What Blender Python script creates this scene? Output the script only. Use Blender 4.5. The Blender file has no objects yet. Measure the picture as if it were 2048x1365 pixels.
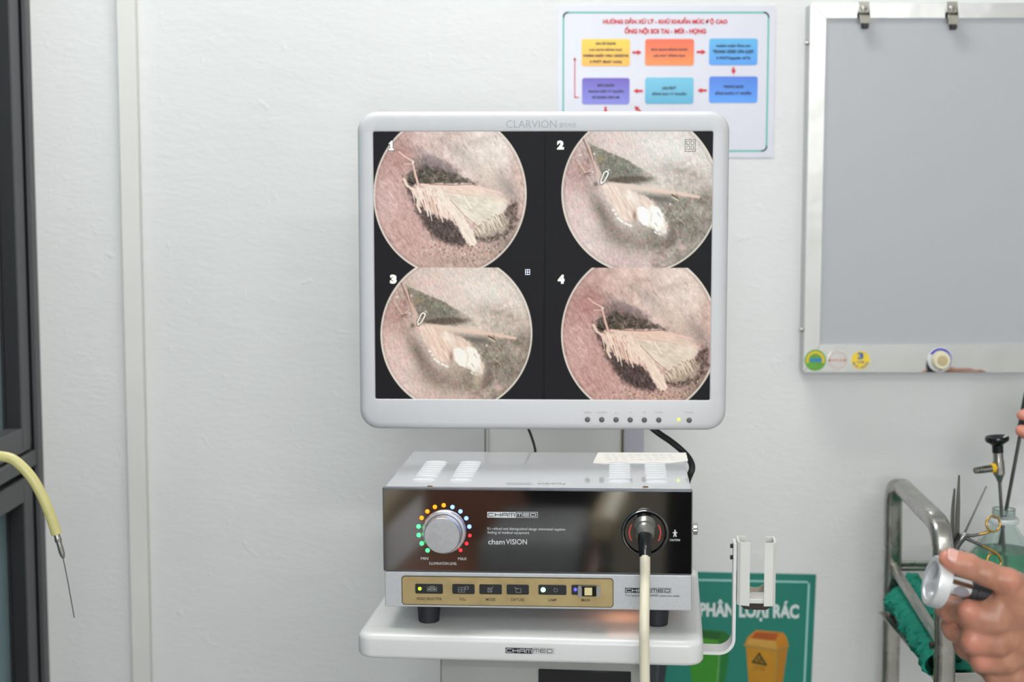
import bpy, bmesh, math, random
import numpy as np
from mathutils import Vector, Matrix

random.seed(7)
RNG = np.random.default_rng(11)
SC = bpy.context.scene
COL = SC.collection

# ------------------------------------------------------------------ camera
F = 3100.0                       # focal length in pixels of the 2048 px wide frame
PITCH = math.radians(5.56)
CZ = 1.35
cam_d = bpy.data.cameras.new('camera')
cam = bpy.data.objects.new('camera', cam_d)
COL.objects.link(cam)
cam.location = (0, 0, CZ)
cam.rotation_euler = (math.pi / 2 - PITCH, 0, 0)
cam_d.sensor_width = 36.0
cam_d.lens = F / 2048.0 * 36.0
cam_d.clip_start = 0.02
cam_d.dof.use_dof = True
cam_d.dof.focus_distance = 1.60
cam_d.dof.aperture_fstop = 5.0
SC.camera = cam

# ------------------------------------------------------------------ world, lamps, exposure
W = bpy.data.worlds.new('world')
SC.world = W
W.use_nodes = True
W.node_tree.nodes['Background'].inputs[0].default_value = (0.80, 0.90, 1.0, 1)
W.node_tree.nodes['Background'].inputs[1].default_value = 0.5
SC.view_settings.view_transform = 'Standard'
SC.view_settings.look = 'None'
SC.view_settings.exposure = 0.04
SC.view_settings.gamma = 1.0
SC.view_settings.use_curve_mapping = False
CEIL = 2.75
LAMPS = [  # x, y, sx, sy, watts
    (-0.35, 1.60, 1.2, 0.24, 22.0),
    (0.95, -1.85, 1.2, 0.30, 40.0),
]
FRONT_FILL = (-0.05, 1.40, 1.1, 1.7, 76.0)      # x, z, width, height, watts of the fill window added behind the photographer
for lx, ly, sx, sy, wt in LAMPS:
    ld = bpy.data.lights.new('ceiling_lamp', 'AREA')
    ld.shape = 'RECTANGLE'
    ld.size = sx
    ld.size_y = sy
    ld.energy = wt
    ld.color = (1.0, 0.99, 0.975)
    lo = bpy.data.objects.new('ceiling_lamp', ld)
    lo.location = (lx, ly, CEIL - 0.075)
    COL.objects.link(lo)

wl = bpy.data.lights.new('front_fill_light', 'AREA')  # area lamp added as soft fill from the camera side
wl.shape = 'RECTANGLE'
wl.size, wl.size_y = FRONT_FILL[2], FRONT_FILL[3]
wl.energy = FRONT_FILL[4]
wl.color = (0.95, 0.98, 1.0)
wlo = bpy.data.objects.new('front_fill_light', wl)
wlo.location = (FRONT_FILL[0], -2.55, FRONT_FILL[1])
wlo.rotation_euler = (math.pi / 2, 0, 0)
COL.objects.link(wlo)

# ------------------------------------------------------------------ pixel rays (2048 x 1365 frame) -> points on real planes
CP, SP = math.cos(PITCH), math.sin(PITCH)
CAM = Vector((0, 0, CZ))


def ray(px, py):
    u = (px - 1024.0) / F
    v = (682.5 - py) / F
    return Vector((u, CP + v * SP, -SP + v * CP))


def PY(px, py, y):
    d = ray(px, py)
    return CAM + d * (y / d.y)


def PZ(px, py, z):
    d = ray(px, py)
    return CAM + d * ((z - CZ) / d.z)


def PX(px, py, x):
    d = ray(px, py)
    return CAM + d * (x / d.x)


# ------------------------------------------------------------------ materials
def lin(c):
    c = c / 255.0
    return c / 12.92 if c <= 0.04045 else ((c + 0.055) / 1.055) ** 2.4


def rgb(t):
    return (lin(t[0]), lin(t[1]), lin(t[2]), 1.0)


MATS = {}


def mat(name, col, rough=0.5, metal=0.0, spec=0.5, ior=1.45, var=0.04, vscale=30.0, bump=0.0, bscale=200.0,
        trans=0.0, coat=0.0, sss=0.0, emit=None, estr=1.0, rvar=0.0):
    if name in MATS:
        return MATS[name]
    m = bpy.data.materials.new(name)
    m.use_nodes = True
    nt = m.node_tree
    b = nt.nodes['Principled BSDF']
    c = rgb(col)
    b.inputs['Base Color'].default_value = c
    b.inputs['Roughness'].default_value = rough
    b.inputs['Metallic'].default_value = metal
    b.inputs['IOR'].default_value = ior
    b.inputs['Specular IOR Level'].default_value = spec
    b.inputs['Transmission Weight'].default_value = trans
    b.inputs['Coat Weight'].default_value = coat
    b.inputs['Coat Roughness'].default_value = 0.05
    if sss:
        b.inputs['Subsurface Weight'].default_value = sss
        b.inputs['Subsurface Radius'].default_value = (0.006, 0.0025, 0.0015)
        b.inputs['Subsurface Scale'].default_value = 1.0
    if emit:
        b.inputs['Emission Color'].default_value = rgb(emit)
        b.inputs['Emission Strength'].default_value = estr
    tc = nt.nodes.new('ShaderNodeTexCoord')
    if var or rvar:
        n = nt.nodes.new('ShaderNodeTexNoise')
        n.inputs['Scale'].default_value = vscale
        n.inputs['Detail'].default_value = 4
        nt.links.new(tc.outputs['Object'], n.inputs['Vector'])
        if var:
            r = nt.nodes.new('ShaderNodeValToRGB')
            r.color_ramp.elements[0].position = 0.3
            r.color_ramp.elements[1].position = 0.7
            r.color_ramp.elements[0].color = (c[0] * (1 - var), c[1] * (1 - var), c[2] * (1 - var), 1)
            r.color_ramp.elements[1].color = (min(1, c[0] * (1 + var)), min(1, c[1] * (1 + var)), min(1, c[2] * (1 + var)), 1)
            nt.links.new(n.outputs['Fac'], r.inputs['Fac'])
            nt.links.new(r.outputs['Color'], b.inputs['Base Color'])
        if rvar:
            mr = nt.nodes.new('ShaderNodeMapRange')
            mr.inputs['From Min'].default_value = 0.3
            mr.inputs['From Max'].default_value = 0.7
            mr.inputs['To Min'].default_value = max(0, rough - rvar)
            mr.inputs['To Max'].default_value = rough + rvar
            nt.links.new(n.outputs['Fac'], mr.inputs['Value'])
            nt.links.new(mr.outputs['Result'], b.inputs['Roughness'])
    if bump:
        n2 = nt.nodes.new('ShaderNodeTexNoise')
        n2.inputs['Scale'].default_value = bscale
        n2.inputs['Detail'].default_value = 3
        nt.links.new(tc.outputs['Object'], n2.inputs['Vector'])
        bp = nt.nodes.new('ShaderNodeBump')
        bp.inputs['Strength'].default_value = bump
        bp.inputs['Distance'].default_value = 0.002
        nt.links.new(n2.outputs['Fac'], bp.inputs['Height'])
        nt.links.new(bp.outputs['Normal'], b.inputs['Normal'])
    MATS[name] = m
    return m


def wall_mat(name, col):
    """painted plaster: trowel lumps, fine orange-peel grain and a few hairline cracks"""
    m = bpy.data.materials.new(name)
    m.use_nodes = True
    nt = m.node_tree
    b = nt.nodes['Principled BSDF']
    b.inputs['Roughness'].default_value = 0.62
    b.inputs['Specular IOR Level'].default_value = 0.3
    tc = nt.nodes.new('ShaderNodeTexCoord')

    def noise(scale, detail, dist=0.0):
        n = nt.nodes.new('ShaderNodeTexNoise')
        n.inputs['Scale'].default_value = scale
        n.inputs['Detail'].default_value = detail
        n.inputs['Distortion'].default_value = dist
        nt.links.new(tc.outputs['Object'], n.inputs['Vector'])
        return n
    c = rgb(col)
    nv = noise(4.0, 5)
    r = nt.nodes.new('ShaderNodeValToRGB')
    r.color_ramp.elements[0].position = 0.35
    r.color_ramp.elements[1].position = 0.7
    r.color_ramp.elements[0].color = (c[0] * 0.965, c[1] * 0.965, c[2] * 0.965, 1)
    r.color_ramp.elements[1].color = c
    nt.links.new(nv.outputs['Fac'], r.inputs['Fac'])
    # sparse smudges
    ns = noise(11.0, 6, 1.2)
    r2 = nt.nodes.new('ShaderNodeValToRGB')
    r2.color_ramp.elements[0].position = 0.70
    r2.color_ramp.elements[1].position = 0.80
    r2.color_ramp.elements[0].color = (1, 1, 1, 1)
    r2.color_ramp.elements[1].color = (0.93, 0.925, 0.91, 1)
    nt.links.new(ns.outputs['Fac'], r2.inputs['Fac'])
    mx = nt.nodes.new('ShaderNodeMix')
    mx.data_type = 'RGBA'
    mx.blend_type = 'MULTIPLY'
    mx.inputs[0].default_value = 1.0
    nt.links.new(r.outputs['Color'], mx.inputs[6])
    nt.links.new(r2.outputs['Color'], mx.inputs[7])
    nt.links.new(mx.outputs[2], b.inputs['Base Color'])
    mpg = nt.nodes.new('ShaderNodeMapping')
    mpg.inputs['Rotation'].default_value = (0, 0.45, 0)
    mpg.inputs['Scale'].default_value = (0.55, 1.0, 1.25)
    nt.links.new(tc.outputs['Object'], mpg.inputs['Vector'])
    n1 = noise(30.0, 4)
    n2 = noise(130.0, 3)
    for n_ in (n1, n2):
        nt.links.new(mpg.outputs['Vector'], n_.inputs['Vector'])
    # lumps: clamp high end of a mid noise
    n3 = noise(48.0, 2, 0.6)
    mr = nt.nodes.new('ShaderNodeMapRange')
    mr.inputs['From Min'].default_value = 0.66
    mr.inputs['From Max'].default_value = 0.82
    mr.inputs['To Max'].default_value = 0.65
    nt.links.new(n3.outputs['Fac'], mr.inputs['Value'])
    a1 = nt.nodes.new('ShaderNodeMath')
    a1.operation = 'MULTIPLY_ADD'
    a1.inputs[1].default_value = 0.55
    nt.links.new(n2.outputs['Fac'], a1.inputs[0])
    nt.links.new(n1.outputs['Fac'], a1.inputs[2])
    a2 = nt.nodes.new('ShaderNodeMath')
    a2.operation = 'ADD'
    nt.links.new(a1.outputs[0], a2.inputs[0])
    nt.links.new(mr.outputs['Result'], a2.inputs[1])
    bp = nt.nodes.new('ShaderNodeBump')
    bp.inputs['Strength'].default_value = 0.40
    bp.inputs['Distance'].default_value = 0.0018
    nt.links.new(a2.outputs[0], bp.inputs['Height'])
    nt.links.new(bp.outputs['Normal'], b.inputs['Normal'])
    return m


# ------------------------------------------------------------------ mesh builder
class MB:
    def __init__(self):
        self.v = []
        self.f = []

    def add(self, verts, faces):
        o = len(self.v)
        self.v += [Vector(p) for p in verts]
        self.f += [[i + o for i in fc] for fc in faces]
        return self

    def box(self, a, b, bev=0.0, seg=2):
        x0, y0, z0 = [min(a[i], b[i]) for i in range(3)]
        x1, y1, z1 = [max(a[i], b[i]) for i in range(3)]
        vs = [(x0, y0, z0), (x1, y0, z0), (x1, y1, z0), (x0, y1, z0), (x0, y0, z1), (x1, y0, z1), (x1, y1, z1), (x0, y1, z1)]
        fs = [(3, 2, 1, 0), (4, 5, 6, 7), (0, 1, 5, 4), (1, 2, 6, 5), (2, 3, 7, 6), (3, 0, 4, 7)]
        if bev <= 0:
            return self.add(vs, fs)
        bm = bmesh.new()
        bv = [bm.verts.new(p) for p in vs]
        for f in fs:
            bm.faces.new([bv[i] for i in f])
        bmesh.ops.bevel(bm, geom=bm.edges[:], offset=bev, segments=seg, profile=0.5, affect='EDGES')
        bm.verts.index_update()
        self.add([v.co.copy() for v in bm.verts], [[v.index for v in f.verts] for f in bm.faces])
        bm.free()
        return self

    def tube(self, pts, rad, n=12, caps=True, flat=1.0, up=None):
        """sweep a circle (or oval: flat scales the second axis) along pts; rad may be a list"""
        pts = [Vector(p) for p in pts]
        k = len(pts)
        rr = rad if isinstance(rad, (list, tuple)) else [rad] * k
        base = len(self.v)
        nrm = None
        for i, p in enumerate(pts):
            t = (pts[min(i + 1, k - 1)] - pts[max(i - 1, 0)]).normalized()
            if nrm is None:
                ref = Vector(up) if up else (Vector((0, 0, 1)) if abs(t.z) < 0.9 else Vector((1, 0, 0)))
                nrm = (ref - t * ref.dot(t)).normalized()
            else:
                nrm = (nrm - t * nrm.dot(t)).normalized()
            bn = t.cross(nrm)
            for j in range(n):
                a = 2 * math.pi * j / n
                self.v.append(p + nrm * (math.cos(a) * rr[i] * flat) + bn * (math.sin(a) * rr[i]))
        for i in range(k - 1):
            for j in range(n):
                a = base + i * n + j
                b = base + i * n + (j + 1) % n
                self.f.append([a, b, b + n, a + n])
        if caps:
            self.f.append([base + j for j in range(n)][::-1])
            self.f.append([base + (k - 1) * n + j for j in range(n)])
        return self

    def loft(self, loops, cap0=True, cap1=True):
        n = len(loops[0])
        base = len(self.v)
        for lp in loops:
            self.v += [Vector(p) for p in lp]
        for i in range(len(loops) - 1):
            for j in range(n):
                a = base + i * n + j
                b = base + i * n + (j + 1) % n
                self.f.append([a, b, b + n, a + n])
        if cap0:
            self.f.append([base + j for j in range(n)][::-1])
        if cap1:
            self.f.append([base + (len(loops) - 1) * n + j for j in range(n)])
        return self

    def lathe(self, prof, c, axis, n=32):
        """prof: (radius, distance along axis) pairs, from c"""
        c = Vector(c)
        ax = Vector(axis).normalized()
        ref = Vector((0, 0, 1)) if abs(ax.z) < 0.9 else Vector((1, 0, 0))
        e1 = (ref - ax * ref.dot(ax)).normalized()
        e2 = ax.cross(e1)
        loops = []
        for r, h in prof:
            r = max(r, 1e-5)
            loops.append([c + ax * h + (e1 * math.cos(2 * math.pi * j / n) + e2 * math.sin(2 * math.pi * j / n)) * r for j in range(n)])
        return self.loft(loops)

    def torus(self, c, axis, R, r, n=36, m=10, sx=1.0):
        c = Vector(c)
        ax = Vector(axis).normalized()
        ref = Vector((0, 0, 1)) if abs(ax.z) < 0.9 else Vector((1, 0, 0))
        e1 = (ref - ax * ref.dot(ax)).normalized()
        e2 = ax.cross(e1)
        base = len(self.v)
        for i in range(n):
            a = 2 * math.pi * i / n
            d = e1 * math.cos(a) + e2 * math.sin(a) * sx
            for j in range(m):
                b = 2 * math.pi * j / m
                self.v.append(c + d * (R + r * math.cos(b)) + ax * (r * math.sin(b)))
        for i in range(n):
            for j in range(m):
                self.f.append([base + i * m + j, base + ((i + 1) % n) * m + j, base + ((i + 1) % n) * m + (j + 1) % m, base + i * m + (j + 1) % m])
        return self

    def prism(self, pts2, fn, z0, z1):
        """pts2: 2D outline, fn(u,v,w) -> point; closed solid between w=z0 and w=z1"""
        return self.loft([[fn(u, v, z0) for u, v in pts2], [fn(u, v, z1) for u, v in pts2]])

    def build(self, name, m, parent=None, world=False, smooth=40.0, mats=None):
        me = bpy.data.meshes.new(name)
        vs = self.v
        if world and parent is not None:
            inv = parent['_m'].inverted() if False else ROOTM[parent.name].inverted()
            vs = [inv @ p for p in vs]
        me.from_pydata([tuple(p) for p in vs], [], self.f)
        bm = bmesh.new()
        bm.from_mesh(me)
        bmesh.ops.recalc_face_normals(bm, faces=bm.faces[:])
        bm.to_mesh(me)
        bm.free()
        if smooth:
            me.polygons.foreach_set('use_smooth', [True] * len(me.polygons))
            me.set_sharp_from_angle(angle=math.radians(smooth))
        me.update()
        o = bpy.data.objects.new(name, me)
        COL.objects.link(o)
        if m is not None:
            me.materials.append(m)
        if parent is not None:
            o.parent = parent
        if smooth and len(self.f) < 4000:
            wn = o.modifiers.new('wn', 'WEIGHTED_NORMAL')
            wn.keep_sharp = True
            wn.weight = 60
        return o


ROOTM = {}


def thing(name, label, cat, loc=(0, 0, 0), rot=None, group=None):
    o = bpy.data.objects.new(name, None)
    COL.objects.link(o)
    o.empty_display_size = 0.05
    M = Matrix.Translation(Vector(loc)) @ (rot if rot is not None else Matrix.Identity(4))
    o.matrix_world = M
    ROOTM[o.name] = M
    o['label'] = label
    o['category'] = cat
    if group:
        o['group'] = group
    return o


def tag(o, label=None, cat=None, group=None, kind=None):
    if label:
        o['label'] = label
    if cat:
        o['category'] = cat
    if group:
        o['group'] = group
    if kind:
        o['kind'] = kind
    return o


def arc(cx, cy, r, a0, a1, n):
    return [(cx + r * math.cos(math.radians(a0 + (a1 - a0) * i / n)), cy + r * math.sin(math.radians(a0 + (a1 - a0) * i / n))) for i in range(n + 1)]


def rrect(x0, y0, x1, y1, r, n=5):
    x0, x1 = min(x0, x1), max(x0, x1)
    y0, y1 = min(y0, y1), max(y0, y1)
    r = min(r, (x1 - x0) / 2.001, (y1 - y0) / 2.001)
    return arc(x0 + r, y0 + r, r, 180, 270, n) + arc(x1 - r, y0 + r, r, 270, 360, n) + arc(x1 - r, y1 - r, r, 0, 90, n) + arc(x0 + r, y1 - r, r, 90, 180, n)


def circ(cx, cy, r, n=20):
    return [(cx + r * math.cos(2 * math.pi * i / n), cy + r * math.sin(2 * math.pi * i / n)) for i in range(n)]


class Plane:
    """a flat face of a thing (in the thing's own frame) on which print and fittings are laid out"""

    def __init__(self, root, O, ex, ey):
        self.root = root
        M = ROOTM[root.name] if root is not None else Matrix.Identity(4)
        self.O = Vector(O)
        self.ex = Vector(ex).normalized()
        self.ey = Vector(ey).normalized()
        self.n = self.ex.cross(self.ey)
        self.wO = M @ self.O
        R = M.to_3x3()
        self.wx, self.wy, self.wn = R @ self.ex, R @ self.ey, R @ self.n

    def uv(self, px, py):
        d = ray(px, py)
        t = (self.wO - CAM).dot(self.wn) / d.dot(self.wn)
        q = CAM + d * t - self.wO
        return (q.dot(self.wx), q.dot(self.wy))

    def at(self, u, v, w=0.0):
        return self.O + self.ex * u + self.ey * v + self.n * w

    def p(self, px, py, w=0.0):
        u, v = self.uv(px, py)
        return self.at(u, v, w)

    def rect(self, x0, y0, x1, y1, r=0.0, n=5):
        a = self.uv(x0, (y0 + y1) / 2)
        b = self.uv(x1, (y0 + y1) / 2)
        c = self.uv((x0 + x1) / 2, y0)
        d = self.uv((x0 + x1) / 2, y1)
        if r <= 0:
            return [(a[0], d[1]), (b[0], d[1]), (b[0], c[1]), (a[0], c[1])]
        return rrect(a[0], d[1], b[0], c[1], r, n)

    def pts(self, pxs):
        return [self.uv(x, y) for x, y in pxs]

    def slab(self, mb, outline, w0, w1):
        return mb.prism(outline, self.at, w0, w1)

    def flat(self, mb, outline, w):
        o = len(mb.v)
        mb.v += [self.at(u, v, w) for u, v in outline]
        mb.f.append(list(range(o, o + len(outline))))
        return mb

    def line(self, mb, pts, width, w, closed=False):
        """a printed line of the given width (metres) as flat quads"""
        P = [Vector(p) for p in pts]
        if closed:
            P = P + [P[0]]
        for a, b in zip(P, P[1:]):
            d = (b - a)
            if d.length < 1e-9:
                continue
            d.normalize()
            q = Vector((-d.y, d.x)) * (width / 2)
            a2, b2 = a - d * width * 0.45, b + d * width * 0.45
            self.flat(mb, [tuple(a2 + q), tuple(a2 - q), tuple(b2 - q), tuple(b2 + q)], w)
        return mb


_DG = None
TXT = {}


def text_mesh(s, bold=0.0):
    key = (s, bold)
    if key in TXT:
        return TXT[key]
    cu = bpy.data.curves.new('t', 'FONT')
    cu.body = s
    cu.size = 1.0
    cu.resolution_u = 3
    cu.offset = bold
    ob = bpy.data.objects.new('t', cu)
    COL.objects.link(ob)
    dg = bpy.context.evaluated_depsgraph_get()
    dg.update()
    me = bpy.data.meshes.new_from_object(ob.evaluated_get(dg))
    vs = [(v.co.x, v.co.y) for v in me.vertices]
    fs = [list(p.vertices) for p in me.polygons]
    bpy.data.meshes.remove(me)
    bpy.data.objects.remove(ob)
    bpy.data.curves.remove(cu)
    TXT[key] = (vs, fs)
    return TXT[key]


def text(mb, pl, s, box, w, bold=0.0, shear=0.0, slope=0.0):
    """print s so that its ink fills the box given by two corners on the plane"""
    vs, fs = text_mesh(s, bold)
    if not vs:
        return mb
    xs = [v[0] for v in vs]
    ys = [v[1] for v in vs]
    a = pl.uv(box[0], (box[1] + box[3]) / 2)
    b = pl.uv(box[2], (box[1] + box[3]) / 2)
    c = pl.uv((box[0] + box[2]) / 2, box[1])
    d = pl.uv((box[0] + box[2]) / 2, box[3])
    sx = (b[0] - a[0]) / (max(xs) - min(xs))
    sy = (c[1] - d[1]) / (max(ys) - min(ys))
    o = len(mb.v)
    for x, y in vs:
        u = a[0] + (x - min(xs)) * sx
        v = d[1] + (y - min(ys)) * sy
        mb.v.append(pl.at(u + shear * (v - d[1]), v + slope * (u - a[0]), w))
    mb.f += [[i + o for i in f] for f in fs]
    return mb


def letter(m, parent, *a, **k):
    return text(MB(), *a, **k).build('lettering', m, parent, smooth=0)


LOGO = {  # strokes on a 2 x 1 cell, wide square letters
    'C': [[(2, 1), (0.25, 1), (0, 0.8), (0, 0.2), (0.25, 0), (2, 0)]],
    'H': [[(0, 1), (0, 0)], [(2, 1), (2, 0)], [(0, 0.5), (2, 0.5)]],
    'A': [[(0, 0), (0, 0.8), (0.25, 1), (2, 1), (2, 0)], [(0, 0.42), (2, 0.42)]],
    'M': [[(0, 0), (0, 1), (1.75, 1), (2, 0.8), (2, 0)], [(1, 1), (1, 0)]],
    'E': [[(2, 1), (0, 1), (0, 0), (2, 0)], [(0, 0.5), (2, 0.5)]],
    'D': [[(0, 0), (0, 1), (1.75, 1), (2, 0.8), (2, 0.2), (1.75, 0), (0, 0)]],
}


def logo_word(mb, pl, word, box, w, wide):
    a = pl.uv(box[0], (box[1] + box[3]) / 2)
    b = pl.uv(box[2], (box[1] + box[3]) / 2)
    c = pl.uv((box[0] + box[2]) / 2, box[1])
    d = pl.uv((box[0] + box[2]) / 2, box[3])
    n = len(word)
    cell = (b[0] - a[0]) / n
    lw = cell * 0.76
    for i, ch in enumerate(word):
        for st in LOGO[ch]:
            pl.line(mb, [(a[0] + i * cell + x / 2 * lw, d[1] + y * (c[1] - d[1])) for x, y in st], wide, w)


def RT(yaw_cw, roll=0.0):
    return Matrix.Rotation(-yaw_cw, 4, 'Z') @ Matrix.Rotation(-roll, 4, 'Y')


def bez(p0, p1, p2, p3, n=16):
    p0, p1, p2, p3 = map(Vector, (p0, p1, p2, p3))
    out = []
    for i in range(n + 1):
        t = i / n
        out.append(p0 * (1 - t) ** 3 + p1 * 3 * t * (1 - t) ** 2 + p2 * 3 * t * t * (1 - t) + p3 * t ** 3)
    return out


def spline(pts, n=8):
    P = [Vector(p) for p in pts]
    P = [P[0] * 2 - P[1]] + P + [P[-1] * 2 - P[-2]]
    out = []
    for i in range(1, len(P) - 2):
        for k in range(n):
            t = k / n
            a, b, c, d = P[i - 1], P[i], P[i + 1], P[i + 2]
            out.append(0.5 * ((2 * b) + (c - a) * t + (2 * a - 5 * b + 4 * c - d) * t * t + (3 * b - a - 3 * c + d) * t ** 3))
    out.append(P[-2])
    return out


# shared materials
M_white = mat('white_lacquer', (208, 208, 207), 0.28, var=0.01, bump=0.03, bscale=400)
M_case = mat('white_plastic', (192, 192, 194), 0.42, var=0.01, bump=0.05, bscale=900)
M_chrome = mat('polished_steel', (232, 233, 232), 0.035, metal=1.0, var=0.02, vscale=14, bump=0.9, bscale=9)
M_steel = mat('brushed_steel', (165, 163, 157), 0.27, metal=1.0, var=0.12, vscale=40, rvar=0.1)
M_tool = mat('tool_steel', (120, 121, 117), 0.28, metal=1.0, var=0.08)
M_gold = mat('gold_plate', (190, 150, 75), 0.22, metal=1.0, var=0.08)
M_black = mat('black_rubber', (24, 25, 27), 0.5, var=0.1)
M_blackgloss = mat('black_gloss_plastic', (16, 17, 19), 0.18, var=0.05)
M_alu = mat('grey_aluminium_paint', (74, 74, 76), 0.45, var=0.05, vscale=15)
M_aludark = mat('dark_gasket', (26, 28, 30), 0.6, var=0.05)
M_ink = mat('black_ink', (30, 34, 42), 0.6, var=0.0)
M_inkwhite = mat('white_ink', (205, 208, 210), 0.6, var=0.0)
M_inkgrey = mat('grey_ink', (150, 152, 156), 0.6, var=0.0)
M_red = mat('red_ink', (200, 35, 48), 0.6, var=0.03)

# ------------------------------------------------------------------ room shell
WALLY = 2.13
LX = PY(79, 800, 2.12).x          # left corner of the room
RX, FY = 2.75, -2.6
M_wall = wall_mat('painted_plaster', (214, 214, 213))
M_ceil = mat('ceiling_white', (225, 225, 222), 0.8, var=0.02)
M_floor = mat('pale_floor_tile', (176, 176, 174), 0.3, var=0.05, vscale=6)


def struct(name, a, b, m):
    o = MB().box(a, b).build(name, m, smooth=0)
    o['kind'] = 'structure'
    return o


T = 0.1
struct('floor', (LX - 0.4, FY - T, -T), (RX + T, WALLY + T, 0), M_floor)
struct('ceiling', (LX - 0.4, FY - T, CEIL), (RX + T, WALLY + T, CEIL + T), M_ceil)
struct('wall_back', (LX - 0.4, WALLY, 0), (RX + T, WALLY + T, CEIL), M_wall)
struct('wall_right', (RX, FY, 0), (RX + T, WALLY, CEIL), M_wall)
struct('wall_front', (LX - T, FY - T, 0), (RX + T, FY, CEIL), M_wall)
struct('wall_left', (LX - T, FY, 0), (LX, 0.55, CEIL), M_wall)

# vertical trunking on the back wall
tb = MB()
xa = PY(253, 682, WALLY).x
xb = PY(290, 682, WALLY).x
tb.box((xa, WALLY - 0.014, 0.0), (xb, WALLY, CEIL), 0.0012, 1)
o = tb.build('trim_1', mat('ivory_trunking', (212, 210, 205), 0.4, var=0.02, vscale=9))
o['kind'] = 'structure'

# aluminium window partition on the left, seen edge-on beside the corner
win = bpy.data.objects.new('window_1', None)
COL.objects.link(win)
win['kind'] = 'structure'
ROOTM[win.name] = Matrix.Identity(4)
XA = PY(66, 800, 2.11).x           # sash plane
Z855 = PY(30, 860, 2.05).z
Z906 = PY(20, 906, 2.03).z
MB().box((XA, WALLY - 0.022, 0), (LX, WALLY, CEIL), 0.001, 1).build('jamb', M_alu, win)
MB().box((XA - 0.045, WALLY - 0.008, 0), (XA, WALLY, CEIL)).build('jamb_groove', M_aludark, win, smooth=0)
MB().box((XA - 0.045, 0.55, 0), (XA - 0.03, 0.60, CEIL)).build('jamb', M_alu, win, smooth=0)
ys1 = 2.098
ys0 = 2.060
zr = Z855
for nm, z0, z1 in (('sash_stile', zr - 0.028, CEIL), ('sash_stile', 0.0, zr - 0.075)):
    MB().box((XA - 0.042, ys0, z0), (XA, ys1, z1), 0.0015, 1).build(nm, M_alu, win)
    MB().box((XA - 0.0415, ys0 - 0.0012, z0), (XA - 0.0015, ys0 + 0.0002, z1)).build('gasket', M_aludark, win, smooth=0)
MB().box((XA - 0.042, 0.6, zr - 0.034), (XA - 0.0005, ys1, zr), 0.0015, 1).build('sash_rail', M_alu, win)
MB().box((XA - 0.050, 0.6, zr - 0.058), (XA + 0.0035, WALLY - 0.021, zr - 0.037), 0.0015, 1).build('transom', M_alu, win)
MB().box((XA - 0.042, 0.6, zr - 0.101), (XA - 0.0005, ys1, zr - 0.068), 0.0015, 1).build('sash_rail', M_alu, win)
M_frost = mat('frosted_glass', (150, 176, 182), 0.55, trans=0.55, var=0.03, vscale=5)
MB().box((XA - 0.030, 0.6, zr), (XA - 0.024, ys0, CEIL)).build('pane', M_frost, win, smooth=0)
MB().box((XA - 0.030, 0.6, 0.0), (XA - 0.024, ys0, zr - 0.10)).build('pane', M_frost, win, smooth=0)
MB().box((XA - 0.034, ys0 - 0.006, zr), (XA - 0.020, ys0, CEIL)).build('gasket', M_aludark, win, smooth=0)
MB().box((XA - 0.034, ys0 - 0.006, 0), (XA - 0.020, ys0, zr - 0.10)).build('gasket', M_aludark, win, smooth=0)

w2 = bpy.data.objects.new('fill_window', None)  # unseen window made up to carry the front fill
COL.objects.link(w2)
w2['kind'] = 'structure'
ROOTM[w2.name] = Matrix.Identity(4)
wx, wz, ww, wh_ = FRONT_FILL[:4]
MB().box((wx - ww / 2, FY, wz - wh_ / 2), (wx + ww / 2, FY + 0.012, wz + wh_ / 2)).build('pane', mat('fill_pane', (225, 235, 242), 0.5, var=0, emit=(225, 236, 245), estr=1.6), w2, smooth=0)  # glowing pane added behind the fill lamp
for k in range(3):
    xk = wx - ww / 2 + k * ww / 2
    MB().box((xk - .03, FY, wz - wh_ / 2 - .03), (xk + .03, FY + 0.04, wz + wh_ / 2 + .03)).build('fill_frame', M_alu, w2, smooth=0)
for zk in (wz - wh_ / 2, wz + wh_ / 2):
    MB().box((wx - ww / 2, FY, zk - .03), (wx + ww / 2, FY + 0.038, zk + .03)).build('fill_frame', M_alu, w2, smooth=0)

# ceiling lights (behind and above the camera; they light the room)
where = ['nearest the monitor', 'over the photographer']
for (lx, ly, sx, sy, wt), wh in zip(LAMPS, where):
    t = thing('ceiling_light', 'flat white ceiling light with a slim frame, ' + wh, 'ceiling light', (lx, ly, CEIL), group='ceiling lights')
    fr = MB()
    for a, b in (((-sx / 2 - .03, -sy / 2 - .03, -.07), (sx / 2 + .03, -sy / 2, 0)), ((-sx / 2 - .03, sy / 2, -.07), (sx / 2 + .03, sy / 2 + .03, 0)),
                 ((-sx / 2 - .03, -sy / 2, -.07), (-sx / 2, sy / 2, 0)), ((sx / 2, -sy / 2, -.07), (sx / 2 + .03, sy / 2, 0))):
        fr.box(a, b)
    fr.build('frame', M_white, t, smooth=0)
    MB().box((-sx / 2, -sy / 2, -.05), (sx / 2, sy / 2, -.03)).build('diffuser', mat('lit_diffuser', (250, 250, 246), 0.6, var=0.0, emit=(255, 252, 244), estr=3.0), t, smooth=0)

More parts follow.
